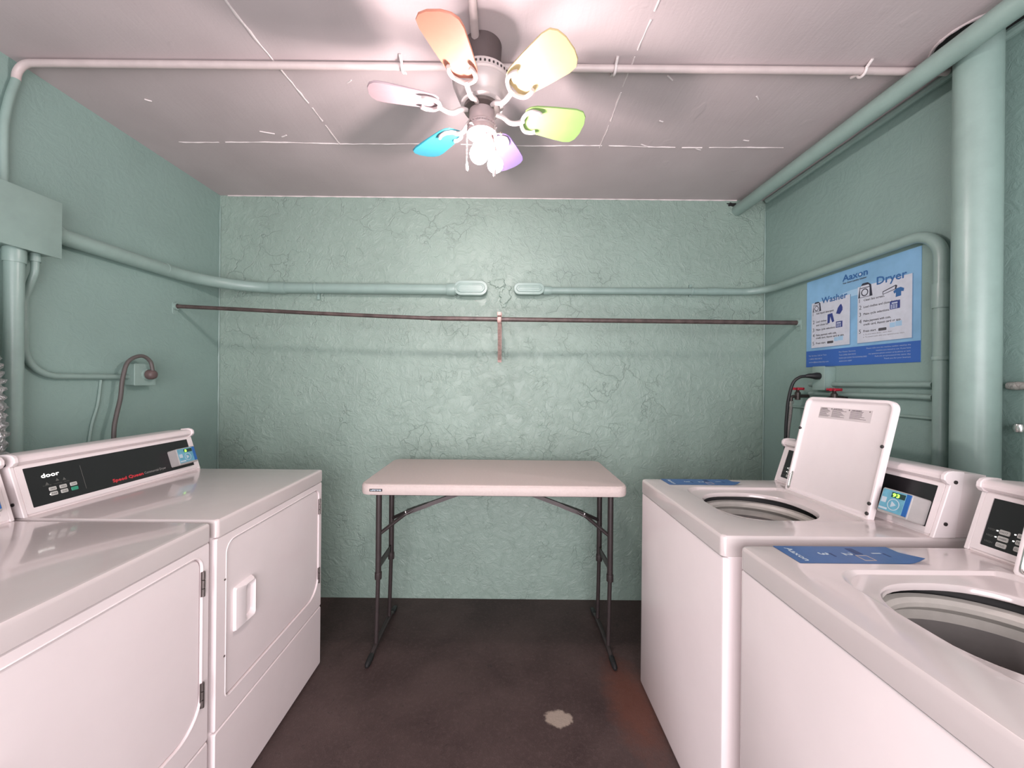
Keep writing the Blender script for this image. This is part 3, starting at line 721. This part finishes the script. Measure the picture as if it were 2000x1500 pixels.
def reader(root, Mf, u0, u1, v0, v1, dep, digits, taper=0., side=M['grey_plastic'], shift=(.0, .0)):
    b = nb(); k = 6; a_, c_ = shift
    def L(e, s=0, su=0): return rrect(u0 + e + su, u1 - e + su, v0 + e + s, v1 - e + s, max(.004 - e, .0015) + .002, k)
    stack(b, Mf, [(L(0), .002), (L(0, c_ * .5, a_ * .5), dep * .55), (L(0, c_, a_), dep - .002), (L(.002, c_, a_), dep)])
    rd = obj('card_reader', b, side, root, label='coin and card payment box with blue face')
    M2 = Mf @ Matrix.Translation((a_, c_, 0))
    W_, Hh = u1 - u0, v1 - v0
    b = nb(); pad(b, M2, u0 + .004, u1 - .004 - W_ * .14, v0 + .008, v1 - .003, dep, dep + .0012, .002, .0004); obj('face_overlay', b, M['screen_blue'], rd)
    b = nb(); pad(b, M2, u1 - .004 - W_ * .14, u1 - .003, v0 + .008, v1 - .003, dep, dep + .0012, .001, .0004); obj('blue_band', b, M['deep_blue'], rd)
    b = nb(); poly(b, M2, [(u0 + W_ * .36, v1 - Hh * .30), (u0 + W_ * .80, v1 - Hh * .30), (u0 + W_ * .80, v1 - Hh * .10), (u0 + W_ * .36, v1 - Hh * .10)], dep + .0012, dep + .0016); obj('display_window', b, M['screen_dark'], rd, smooth=False)
    b = nb(); text(b, M2, digits, u0 + W_ * .40, v1 - Hh * .27, Hh * .135, W_ * (.11 * len(digits)), dep + .002, bold=.0005); obj('digits', b, M['led_green'], rd, smooth=False)
    b = nb(); cu, cv = u0 + W_ * .50, v0 + Hh * .42
    lathe(b, [(Hh * .20, dep + .0014), (Hh * .20, dep + .0017), (Hh * .23, dep + .0017), (Hh * .23, dep + .0014)], (cu, cv, 0), 24, M2); obj('printed_ring', b, M['sticker_print'], rd, smooth=False); b = nb()
    poly(b, M2, [(cu - Hh * .09, cv - Hh * .12), (cu + Hh * .1, cv), (cu - Hh * .09, cv + Hh * .12)], dep + .0012, dep + .0017); obj('printed_arrow', b, M['sticker_print'], rd, smooth=False); b = nb()
    poly(b, M2, [(u0 + .006, v0 + .012), (u0 + W_ * .34, v0 + .012), (u0 + W_ * .34, v0 + .018), (u0 + .006, v0 + .018)], dep + .0012, dep + .0017); obj('printed_bar', b, M['sticker_print'], rd, smooth=False); b = nb()
    poly(b, M2, [(u0 + .007, v0 + Hh * .42), (u0 + W_ * .24, v0 + Hh * .42), (u0 + W_ * .24, v0 + Hh * .64), (u0 + .007, v0 + Hh * .64)], dep + .0012, dep + .0015)
    obj('printed_icon', b, M['sticker_print'], rd, smooth=False)
    return rd

def make_dryer():
    W, T, D = .683, .940, .73
    root = thing('clothes_dryer', '', 'dryer')
    # cabinet shell
    b = nb(); k = 6
    stack(b, I4, [(rrect(.012, D, .001, W - .001, .012, k), .0), (rrect(.012, D, .001, W - .001, .012, k), T - .053)]); obj('cabinet', b, M['white'], root)
    # top
    b = nb(); o0 = lambda e, r: rrect(-.004 + e, D - e, e, W - e, r, 8)
    stack(b, I4, [(o0(.001, .011), T - .055), (o0(0, .012), T - .054), (o0(0, .012), T - .010), (o0(.0012, .011), T - .0045), (o0(.0045, .009), T - .001), (o0(.010, .007), T)])
    obj('top_panel', b, M['white_top'], root)
    Mf = frame((0, W, 0), (0, -1, 0), (0, 0, 1))           # front: u to the reader's right, v up, w outward
    # front panel with hole for door
    du0, du1, dv0, dv1 = .048, .651, .365, .853; rad = (.034, .034, .016, .085)
    kk = 8
    hole = lambda e: rrect(du0 - e, du1 + e, dv0 - e, dv1 + e, [r + e for r in rad], kk)
    out = lambda e: rrect(.001 + e, W - .001 - e, .290 + e, T - .058 - e, .006, kk)
    b = nb(); stack(b, Mf, [(out(0), -.014), (out(0), -.004), (out(.003), 0), (hole(.006), 0), (hole(.004), .0018), (hole(.0015), .0005), (hole(.0015), -.012)], False, False)
    obj('front_panel', b, M['white'], root)
    b = nb(); o2 = lambda e: rrect(.001 + e, W - .001 - e, .012 + e, .286 - e, .006, kk)
    stack(b, Mf, [(o2(0), -.014), (o2(0), -.004), (o2(.003), 0)]); obj('kick_panel', b, M['white'], root)
    b = nb(); stack(b, Mf, [(hole(-.001), -.014), (hole(-.001), -.006), (hole(-.004), -.0035)]); door = obj('door', b, M['white'], root)
    # scooped handle
    b = nb(); h = lambda a0, a1, c0, c1, r: rrect(a0, a1, c0, c1, r, 7)
    stack(b, Mf, [(h(.082, .176, .545, .690, .006), -.004), (h(.084, .174, .549, .686, .006), .006), (h(.120, .172, .556, .680, .010), .013), (h(.126, .170, .560, .676, .014), .010), (h(.134, .166, .568, .668, .016), -.002)])
    obj('door_handle', b, M['white_plastic'], door)
    for v in (.77, .445):
        b = nb(); 
        for j in range(3): tube(b, [Mf @ Vector((du1 + .004, v - .036 + j * .025, .0035)), Mf @ Vector((du1 + .004, v - .036 + j * .025 + .022, .0035))], .0045, 10)
        poly(b, Mf, [(du1 - .002, v - .036), (du1 + .010, v - .036), (du1 + .010, v + .036), (du1 - .002, v + .036)], -.001, .0015)
        obj('hinge', b, M['hinge'], root, label='dark steel hinge')
    for v in (.50, .74):
        b = nb(); lathe(b, [(.003, 0), (.003, .002), (0, .0025)], (du0 - .010, v, 0), 10, Mf); obj('catch', b, M['hinge'], root)
    con, Mc = console(root, .588, W, T, 'dryer')
    reader(root, Mc, .536, .636, .034, .108, .042, '5', side=M['fan_pink'] if False else M['grey_plastic'])
    return root
def make_washer():
    W, T, D = .655, .933, .753
    root = thing('washing_machine', '', 'washing machine')
    b = nb(); k = 6
    stack(b, I4, [(rrect(.010, D, .001, W - .001, .016, k), .0), (rrect(.010, D, .001, W - .001, .016, k), T - .058)], True, False); obj('cabinet', b, M['white'], root)
    Mf = frame((0, W, 0), (0, -1, 0), (0, 0, 1))
    b = nb(); o2 = lambda e: rrect(.0 + e, W - e, .010 + e, T - .062 - e, .008, k)
    stack(b, Mf, [(o2(0), -.030), (o2(0), -.008), (o2(.0025), -.002), (o2(.007), 0)]); obj('front_panel', b, M['white'], root)
    # top with sunken lid area and opening
    kk = 10; cy = W / 2; ox = .312
    o0 = lambda e, r: rrect(-.003 + e, D - e, e, W - e, r, kk)
    rc = lambda e: rrect(.112 + e, .545 - e, cy - .200 + e, cy + .200 - e, (.03, .085, .085, .03), kk)
    op = lambda e: sell(ox - .002, cy, .172 - e, .160 - e, 2.45, kk)
    b = nb()
    stack(b, I4, [(o0(.001, .014), T - .060), (o0(0, .015), T - .059), (o0(0, .015), T - .011), (o0(.0012, .014), T - .005), (o0(.005, .012), T - .001), (o0(.011, .009), T),
                  (rc(0), T), (rc(.004), T - .001), (rc(.010), T - .009), (rc(.014), T - .010), (op(-.010), T - .0125), (op(-.003), T - .014), (op(0), T - .018), (op(.001), T - .028), (op(-.006), T - .032)], False, False)
    obj('top_panel', b, M['white_top'], root)
    b = nb(); 
    lathe(b, [(.205, -.060), (.192, -.052), (.180, -.055), (.173, -.064), (.173, -.074), (.182, -.084), (.188, -.088), (.188, -.11)], (ox, cy, T), 48)
    obj('balance_ring', b, M['tubring'], root)
    b = nb(); lathe(b, [(.182, -.033), (.212, -.034), (.214, -.075)], (ox, cy, T), 48); obj('tub_gap_shade', b, M['tubdark'], root)  # added dark sleeve, paints the shade in the gap under the rim
    b = nb(); lathe(b, [(.188, -.10), (.192, -.20), (.194, -.50), (.188, -.515), (0, -.515)], (ox, cy, T), 48); obj('wash_tub', b, M['tubwall'], root)
    b = nb()
    prof = [(0, -.17), (.030, -.172), (.036, -.19), (.040, -.30), (.055, -.42), (.10, -.48), (.16, -.50), (.16, -.514)]
    lathe(b, prof, (ox, cy, T), 32)
    for j in range(4):
        a = j * PI / 2 + .5; Ma = Matrix.Translation((ox, cy, T)) @ Matrix.Rotation(a, 4, 'Z') @ Matrix.Rotation(PI / 2, 4, 'X')
        stack(b, Ma, [([(.03, -.22), (.05, -.26), (.07, -.38), (.15, -.48), (.15, -.51), (.03, -.51)], -.006), ([(.03, -.22), (.05, -.26), (.07, -.38), (.15, -.48), (.15, -.51), (.03, -.51)], .006)])
    obj('agitator', b, M['tubdark'], root)
    # lid
    dl, al, LW, LH = .548, R(13), .372, .400
    Ml = frame((dl, cy + LW / 2, T - .003), (0, -1, 0), (math.sin(al), 0, math.cos(al)))
    b = nb(); r4 = (.032, .032, .010, .010)
    rr = lambda e, w=0: rrect(e, LW - e, e, LH - e, [max(r - e, .003) for r in r4], 8)
    stack(b, Ml, [(rr(.006), -.022), (rr(.0), -.018), (rr(0), -.002), (rr(.002), .001), (rr(.006), .002), (rr(.010), .001), (rr(.015), -.007), (rr(.019), -.009)])
    lid = obj('lid', b, M['white_plastic'], root)
    Mi = Ml @ Matrix.Translation((0, 0, -.009))
    for u, v in ((.006, .265), (LW - .010, .245), (LW - .008, .055), (LW - .008, .022)):
        b = nb(); lathe(b, [(.006, .006), (.006, .0125), (.004, .014), (0, .014)], (u, v, 0), 14, Mi)
        obj('bumper', b, M['screw'], lid)
    b = nb(); tube(b, smooth_path([Mi @ Vector(p) for p in ((.011, .072, .008), (.011, .03, .008), (.014, .014, .009), (.020, .008, .008))], 5), .0026, 8)
    pad(b, Mi, .004, .019, .010, .082, .004, .0065, .002, .0006); obj('hinge', b, M['chrome'], lid, label='chrome lid hinge')
    b = nb(); u0, u1, v0, v1 = .072, .292, .318, .362
    poly(b, Mi, [(u0, v0), (u1, v0), (u1, v1), (u0, v1)], .0, .0006); wl = obj('warning_label', b, M['label_grey'], lid, smooth=False)
    b = nb()
    for j, (a, c) in enumerate(((.002, .052), (.058, .128), (.136, .208))):
        for i in range(8):
            l = (c - a) * random.uniform(.55, .98)
            poly(b, Mi, [(u0 + a, v1 - .009 - i * .0038), (u0 + a + l, v1 - .009 - i * .0038), (u0 + a + l, v1 - .0074 - i * .0038), (u0 + a, v1 - .0074 - i * .0038)], .0006, .0009)
        text(b, Mi, ('WARNING', 'ADVERTENCIA', 'AVERTISSEMENT')[j], u0 + a + .004, v1 - .0065, .004, (c - a) * .55, .001, bold=.0003)
        lathe(b, [(.0026, .0006), (.0026, .001), (0, .001)], (u0 + c + .002, v1 - .005, 0), 10, Mi)
    obj('label_lettering', b, M['mid_print'], wl, smooth=False)
    # sticker, left side of the top
    su0, su1, sv0, sv1 = .0, .098, .0, .305
    Ms = frame((.082, .650, T), (0, -1, 0), (1, 0, 0))
    b = nb(); rows_ = []
    nx, ny = 6, 24
    vs = []
    for j in range(ny + 1):
        v = sv1 * j / ny
        for i in range(nx + 1):
            u = su1 * i / nx; curl = max(0, (v / sv1 - .86) / .14) ** 2 * max(0, (u / su1 - .35) / .65) * .014
            vs.append((u, v, .0008 + curl))
    top = [b.verts.new(Ms @ Vector(p)) for p in vs]; bot = [b.verts.new(Ms @ Vector((p[0], p[1], p[2] - .0006))) for p in vs]
    for j in range(ny):
        for i in range(nx):
            q = [j * (nx + 1) + i, j * (nx + 1) + i + 1, (j + 1) * (nx + 1) + i + 1, (j + 1) * (nx + 1) + i]
            b.faces.new([top[x] for x in q]); b.faces.new([bot[x] for x in q[::-1]])
    st = obj('instruction_sticker', b, M['sticker_blue'], root, label='blue step-by-step sticker')
    txt('sticker_lettering', 'sticker_print', st, Ms, 'Aaxon', .012, .022, .016, .074, .0013, bold=.0007)
    for s, v in (('3', .088), ('2', .150), ('1', .228)): txt('step_number', 'sticker_print', st, Ms, s, .040, v, .024, None, .0013, bold=.001)
    for v in (.116, .172, .255): obj('dark_print', pad(nb(), Ms, .040, .062, v, v + .006, .0006, .0012, .003, .0003), M['sticker_shadow'], st)
    obj('dark_print', pad(nb(), Ms, .012, .048, .182, .202, .0006, .0012, .003, .0003), M['sticker_shadow'], st)
    b = nb(); i_ = rrect(.056, .080, .176, .200, .002, 4); o_ = rrect(.053, .083, .173, .203, .002, 4)
    stack(b, Ms, [(o_, .0006), (o_, .0013), (i_, .0013), (i_, .0006)], False, False); obj('tan_print', b, M['sticker_tan'], st)
    con, Mc = console(root, .606, W, T, 'washer')
    reader(root, Mc, .530, .622, .022, .100, .058, '93')
    return root
d1 = make_dryer(); d1.rotation_euler = (0, 0, PI); d1.location = (-.871, 1.857, 0)
d1['label'] = 'white front-loading dryer nearer the back wall, its whole handle and door visible'; d1['group'] = 'clothes dryers along the left wall'
d2 = copy_tree(d1); d2.location = (-.876, 1.857 - .700, 0)
d2['label'] = 'white dryer in the lower left corner, nearest the viewer and cut by the frame'
w1 = make_washer(); w1.location = (.632, 1.108, 0)
w1['label'] = 'white top-loading washer with open lid, nearer the back wall'; w1['group'] = 'washing machines along the right wall'
w2 = copy_tree(w1); w2.location = (.645, .392, 0)
w2['label'] = 'white top-loading washer in the lower right corner, nearest the viewer'

# ------------------------------------------------------------------ folding table
tx0, tx1, ty0, ty1, tz = -.652, .568, 1.744, 2.325, .900
t = thing('folding_table', 'off-white plastic folding table with dark legs against the back wall', 'table', ((tx0 + tx1) / 2, 2.04, 0))
b = nb(); L = lambda e, r=.05: rrect(tx0 + e, tx1 - e, ty0 + e, ty1 - e, r - e, 10)
stack(b, I4, [(L(.010), tz - .050), (L(.003), tz - .048), (L(0), tz - .040), (L(0), tz - .010), (L(.001), tz - .0085), (L(.0025), tz - .008), (L(.003), tz - .004), (L(.006), tz - .001), (L(.011), tz)])
top = obj('tabletop', b, M['table'], t)
Mt = frame((tx0, ty0, tz - .05), (1, 0, 0), (0, 0, 1))
b = nb(); pad(b, Mt, .048, .106, .018, .030, 0, .0015, .002, .0004); br = obj('badge', b, M['black_panel'], top, label='small black name badge')
b = nb(); text(b, Mt, 'LIFETIME', .053, .0212, .0060, .048, .0018, bold=.0003); obj('badge_lettering', b, M['sticker_print'], br, smooth=False)
for y_ in (1.80, 2.245): obj('frame_rail', box(nb(), tx0 + .03, tx1 - .03, y_, y_ + .025, tz - .066, tz - .045, .002), M['table_leg'], t)
for s, lx, ft in ((-1, -.631, -.640), (1, .546, .540)):
    for yy in (1.965, 2.190):
        b = nb(); tube(b, [(lx, yy, tz - .050), (lx, yy, .385)], .0145, 16)
        lg = obj('leg', b, M['table_leg'], t)
        obj('leg_collar', ring((lx, yy, .378), (0, 0, 1), .0175, .035, 16), M['table_leg'], lg)
        b = nb(); tube(b, [(lx, yy, .39), (lx + (ft - lx) * .9, yy, .030)], .0105, 14); obj('leg_extension', b, M['table_leg'], lg)
    b = nb(); tube(b, smooth_path([(ft, 1.845, .011), (ft, 1.90, .016), (ft, 1.965, .028), (ft, 2.19, .028), (ft, 2.25, .018), (ft, 2.310, .011)], 4), .0115, 14); fb = obj('foot_bar', b, M['table_leg'], t)
    for yy, e in ((1.852, 1), (2.303, -1)):
        b = nb(); tube(b, [(ft, yy - .022 * e, .009), (ft, yy - .010 * e, .0125), (ft, yy + .045 * e, .0165), (ft, yy + .05 * e, .0165)], .012, 12, True, [.006, .0125, .0145, .013])
        for v in b.verts: v.co.z = max(v.co.z, .0)
        obj('foot_cap', b, M['black'], fb)
    b = nb(); box(b, lx - .003, lx + .003, 1.965, 2.190, .405, .445, .001)
    obj('cross_bar', b, M['table_leg'], t)
    b = nb(); tube(b, [(lx, 1.965, tz - .058), (lx, 2.190, tz - .058)], .011, 12); obj('top_bar', b, M['table_leg'], t)
    jx = lx - s * .125; jz = .662; jy = 2.078
    b = nb()
    for yy in (1.968, 2.187): tube(b, fillet([(lx - s * .008, yy, .592), (jx + s * .02, jy + (.022 if yy > 2.1 else -.022), jz - .006), (jx - s * .03, jy + (.014 if yy > 2.1 else -.014), jz + .02)], .02, 5), .0095, 10)
    obj('lower_brace', b, M['table_leg'], t)
    ex = lx - s * .60; b = nb(); p0, p1 = Vector((jx + s * .015, jy, jz)), Vector((ex, jy, tz - .058))
    q = p0.lerp(p1, .22)
    Mb = frame(p0, (p1 - p0), (0, 1, 0)); Lb = (p1 - p0).length
    stack(b, frame(p0, (0, 1, 0), Vector((0, 1, 0)).cross((p1 - p0).normalized()) * -1) if False else Mb, [([(0, -.024), (.11, -.020), (.14, -.011), (Lb, -.011), (Lb, .011), (.14, .011), (.11, .020), (0, .024)], -.010), ([(0, -.024), (.11, -.020), (.14, -.011), (Lb, -.011), (Lb, .011), (.14, .011), (.11, .020), (0, .024)], .010)])
    obj('centre_brace', b, M['table_leg'], t)
    b = nb(); pc = p0 + (p1 - p0).normalized() * .006
    box(b, -.002, .002, -.028, .028, -.011, .013, .001, 2, Mb @ Matrix.Translation((.006, 0, 0))); obj('locking_ring', b, M['chrome'], t)

# ------------------------------------------------------------------ ceiling fan (at rest)
FX, FY = -.086, 1.335
t = thing('ceiling_fan', 'small white ceiling fan with six differently coloured blades and lit bulbs', 'ceiling fan', (FX, FY, ZC))
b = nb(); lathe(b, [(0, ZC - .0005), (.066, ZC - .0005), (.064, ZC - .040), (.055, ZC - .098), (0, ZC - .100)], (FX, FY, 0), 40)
obj('canopy', b, M['canopy_shade'], t, label='ceiling canopy of the fan, coloured dark as if in shade')
b = nb(); lathe(b, [(0, ZC - .098), (.060, ZC - .098), (.092, ZC - .106), (.1, ZC - .114), (.101, ZC - .138), (.096, ZC - .143), (.095, ZC - .150), (.089, ZC - .165),
                     (.080, ZC - .185), (.076, ZC - .190), (.074, ZC - .205), (.060, ZC - .212), (.0, ZC - .212)], (FX, FY, 0), 48)
mh = obj('motor_housing', b, M['fan_white'], t)
b = nb()
for i in range(44):
    a = 2 * PI * i / 44; c_, s_ = math.cos(a), math.sin(a)
    Mv = frame((FX + .1005 * c_, FY + .1005 * s_, ZC - .126), (-s_, c_, 0), (0, 0, 1)); pad(b, Mv, -.0032, .0032, -.004, .004, -.001, .0016, .002, .0004, 3)
obj('vent_slot', b, M['vent'], mh, label='ring of dark vent slots')
b = nb(); lathe(b, [(.030, ZC - .205), (.062, ZC - .207), (.062, ZC - .222), (.050, ZC - .226), (.030, ZC - .228)], (FX, FY, 0), 40); obj('flywheel', b, M['hinge'], t)
zb = ZC - .218
cols = ('green', 'purple', 'blue', 'pink', 'orange', 'yellow')
for i, cname in enumerate(cols):
    a = R(14 + 60 * i); Ma = Matrix.Translation((FX, FY, zb)) @ Matrix.Rotation(a, 4, 'Z')
    b = nb()
    tube(b, [Ma @ p for p in smooth_path([(.050, 0, -.006), (.075, 0, -.012), (.100, 0, -.026), (.125, 0, -.024), (.150, 0, -.012)], 5)], .008, 10)
    for s in (-1, 1):
        tube(b, [Ma @ p for p in smooth_path([(.142, 0, -.014), (.150, s * .022, -.012 - s * .006), (.166, s * .038, -.012 - s * .010), (.190, s * .040, -.012 - s * .010), (.204, s * .034, -.011 - s * .009)], 5)], .0068, 10)
    arm = obj('blade_arm', b, M['fan_white'], t)
    Mt_ = Ma @ Matrix.Rotation(R(-14), 4, 'X')
    b = nb()
    def outl(e):
        top_ = [(.150 + e, .030 - e), (.162, .043 - e), (.185, .052 - e), (.25, .061 - e), (.325, .068 - e), (.350, .064 - e), (.366 - e, .048 - e), (.374 - e, .020)]
        return top_[::-1] + [(x, -y) for x, y in top_]
    stack(b, Mt_, [(outl(.001), -.0035), (outl(0), -.0015), (outl(0), .0015), (outl(.001), .0035)])
    obj('fan_blade', b, M['blade_' + cname], t, label={'pink': 'pale pink'}.get(cname, cname) + ' fan blade')
b = nb(); lathe(b, [(.0, ZC - .218), (.046, ZC - .220), (.044, ZC - .228), (.044, ZC - .268), (.047, ZC - .270)], (FX, FY, 0), 36)
sh = obj('switch_housing', b, M['fan_hub'], t)
b = nb(); lathe(b, [(.0, ZC - .268), (.047, ZC - .268), (.049, ZC - .272), (.047, ZC - .277), (.0495, ZC - .281), (.0475, ZC - .286), (.050, ZC - .292), (.051, ZC - .304), (.047, ZC - .304), (.046, ZC - .288), (.0, ZC - .286)], (FX, FY, 0), 36)
for j in range(30):
    a = 2 * PI * j / 30; lathe(b, [(0, .004), (.0036, .002), (.0036, -.002), (0, -.004)], (FX + .048 * math.cos(a), FY + .048 * math.sin(a), ZC - .277), 6)
obj('light_fitter', b, M['fan_hub'], t)
for a in (R(-120), R(0), R(120)):
    b = nb(); p = Vector((FX, FY, ZC - .298)); d = Vector((math.cos(a), math.sin(a), 0)); tube(b, [p + d * .047, p + d * .064], .0025, 8); lathe(b, [(0, .005), (.005, .003), (.005, -.003), (0, -.005)], p + d * .066, 8)
    obj('thumb_screw', b, M['hinge'], t)
B1 = Vector((FX - .008, 1.325, 2.148)); B2 = Vector((FX + .046, 1.385, 2.146))
for bp, top_, r, mt, k in ((B1, Vector((FX, FY - .006, ZC - .287)), .0315, 'bulb', 0), (B2, Vector((FX + .020, FY + .020, ZC - .287)), .0275, 'bulb2', 1)):
    d = (bp - top_).normalized(); b = nb(); e = bp - d * (r + .012)
    tube(b, [top_, top_.lerp(e, .35), top_.lerp(e, .36), top_.lerp(e, .7), e], .012, 16, True, [.0125, .0125, .015, .0165, .016]); sk = obj('lamp_socket', b, M['fan_pink'], t)
    b = nb(); M3 = Matrix.Translation(bp) @ (-d).to_track_quat('Z', 'Y').to_matrix().to_4x4()
    prof = [(0, -r)] + [(r * math.cos(a), r * math.sin(a)) for a in [R(-80 + 120 * i / 12) for i in range(13)]] + [(.016, r + .004), (.0135, r + .014), (.0, r + .014)]
    lathe(b, prof, (0, 0, 0), 32, M3); obj('light_bulb', b, M[mt], sk)
for p in ((FX - .050, FY - .012, ZC - .285, 2.118), (FX + .046, FY - .022, ZC - .285, 2.095)):
    b = nb(); tube(b, [(p[0], p[1], p[2]), (p[0], p[1], p[3])], .0012, 6)
    for j in range(int((p[2] - p[3]) / .006)): lathe(b, [(0, .0022), (.0022, 0), (0, -.0022)], (p[0], p[1], p[2] - j * .006), 6)
    ch = obj('pull_chain', b, M['fan_white'], t)
    b = nb(); lathe(b, [(0, .004), (.003, .002), (.0058, -.012), (.0066, -.022), (.004, -.030), (.0, -.031)], (p[0], p[1], p[3]), 14); obj('pull_knob', b, M['fan_white'], ch)

# ------------------------------------------------------------------ light
def area(name, loc, rot, sx, sy, en, col):
    l = bpy.data.lights.new(name, 'AREA'); l.shape = 'RECTANGLE'; l.size = sx; l.size_y = sy; l.energy = en; l.color = col
    o = bpy.data.objects.new(name, l); C.objects.link(o); o.location = loc; o.rotation_euler = rot; return o
area('corridor_daylight', (0, YF - .05, 1.1), (R(90), 0, 0), 2.3, 2.0, 82, (1, .93, .96))
w = bpy.data.worlds.new('World'); bpy.context.scene.world = w; w.use_nodes = True
w.node_tree.nodes['Background'].inputs[0].default_value = (.70, .80, 1, 1); w.node_tree.nodes['Background'].inputs[1].default_value = .35

# ------------------------------------------------------------------ camera
cam = bpy.data.cameras.new('Camera'); co = bpy.data.objects.new('Camera', cam); C.objects.link(co)
cam.sensor_fit = 'HORIZONTAL'; cam.sensor_width = 36; cam.lens = 755 / 2000 * 36; cam.clip_start = .02
cam.shift_x = .0075; cam.shift_y = -.0025
co.matrix_world = Matrix.Translation((0, 0, H)) @ Matrix.Rotation(R(90), 4, 'X') @ Matrix.Rotation(R(.55), 4, 'Z')
sc = bpy.context.scene; sc.camera = co
sc.view_settings.view_transform = 'Standard'; sc.view_settings.look = 'None'; sc.view_settings.gamma = 1
sc.view_settings.exposure = 0.62; sc.view_settings.use_curve_mapping = False
bpy.context.view_layer.update()
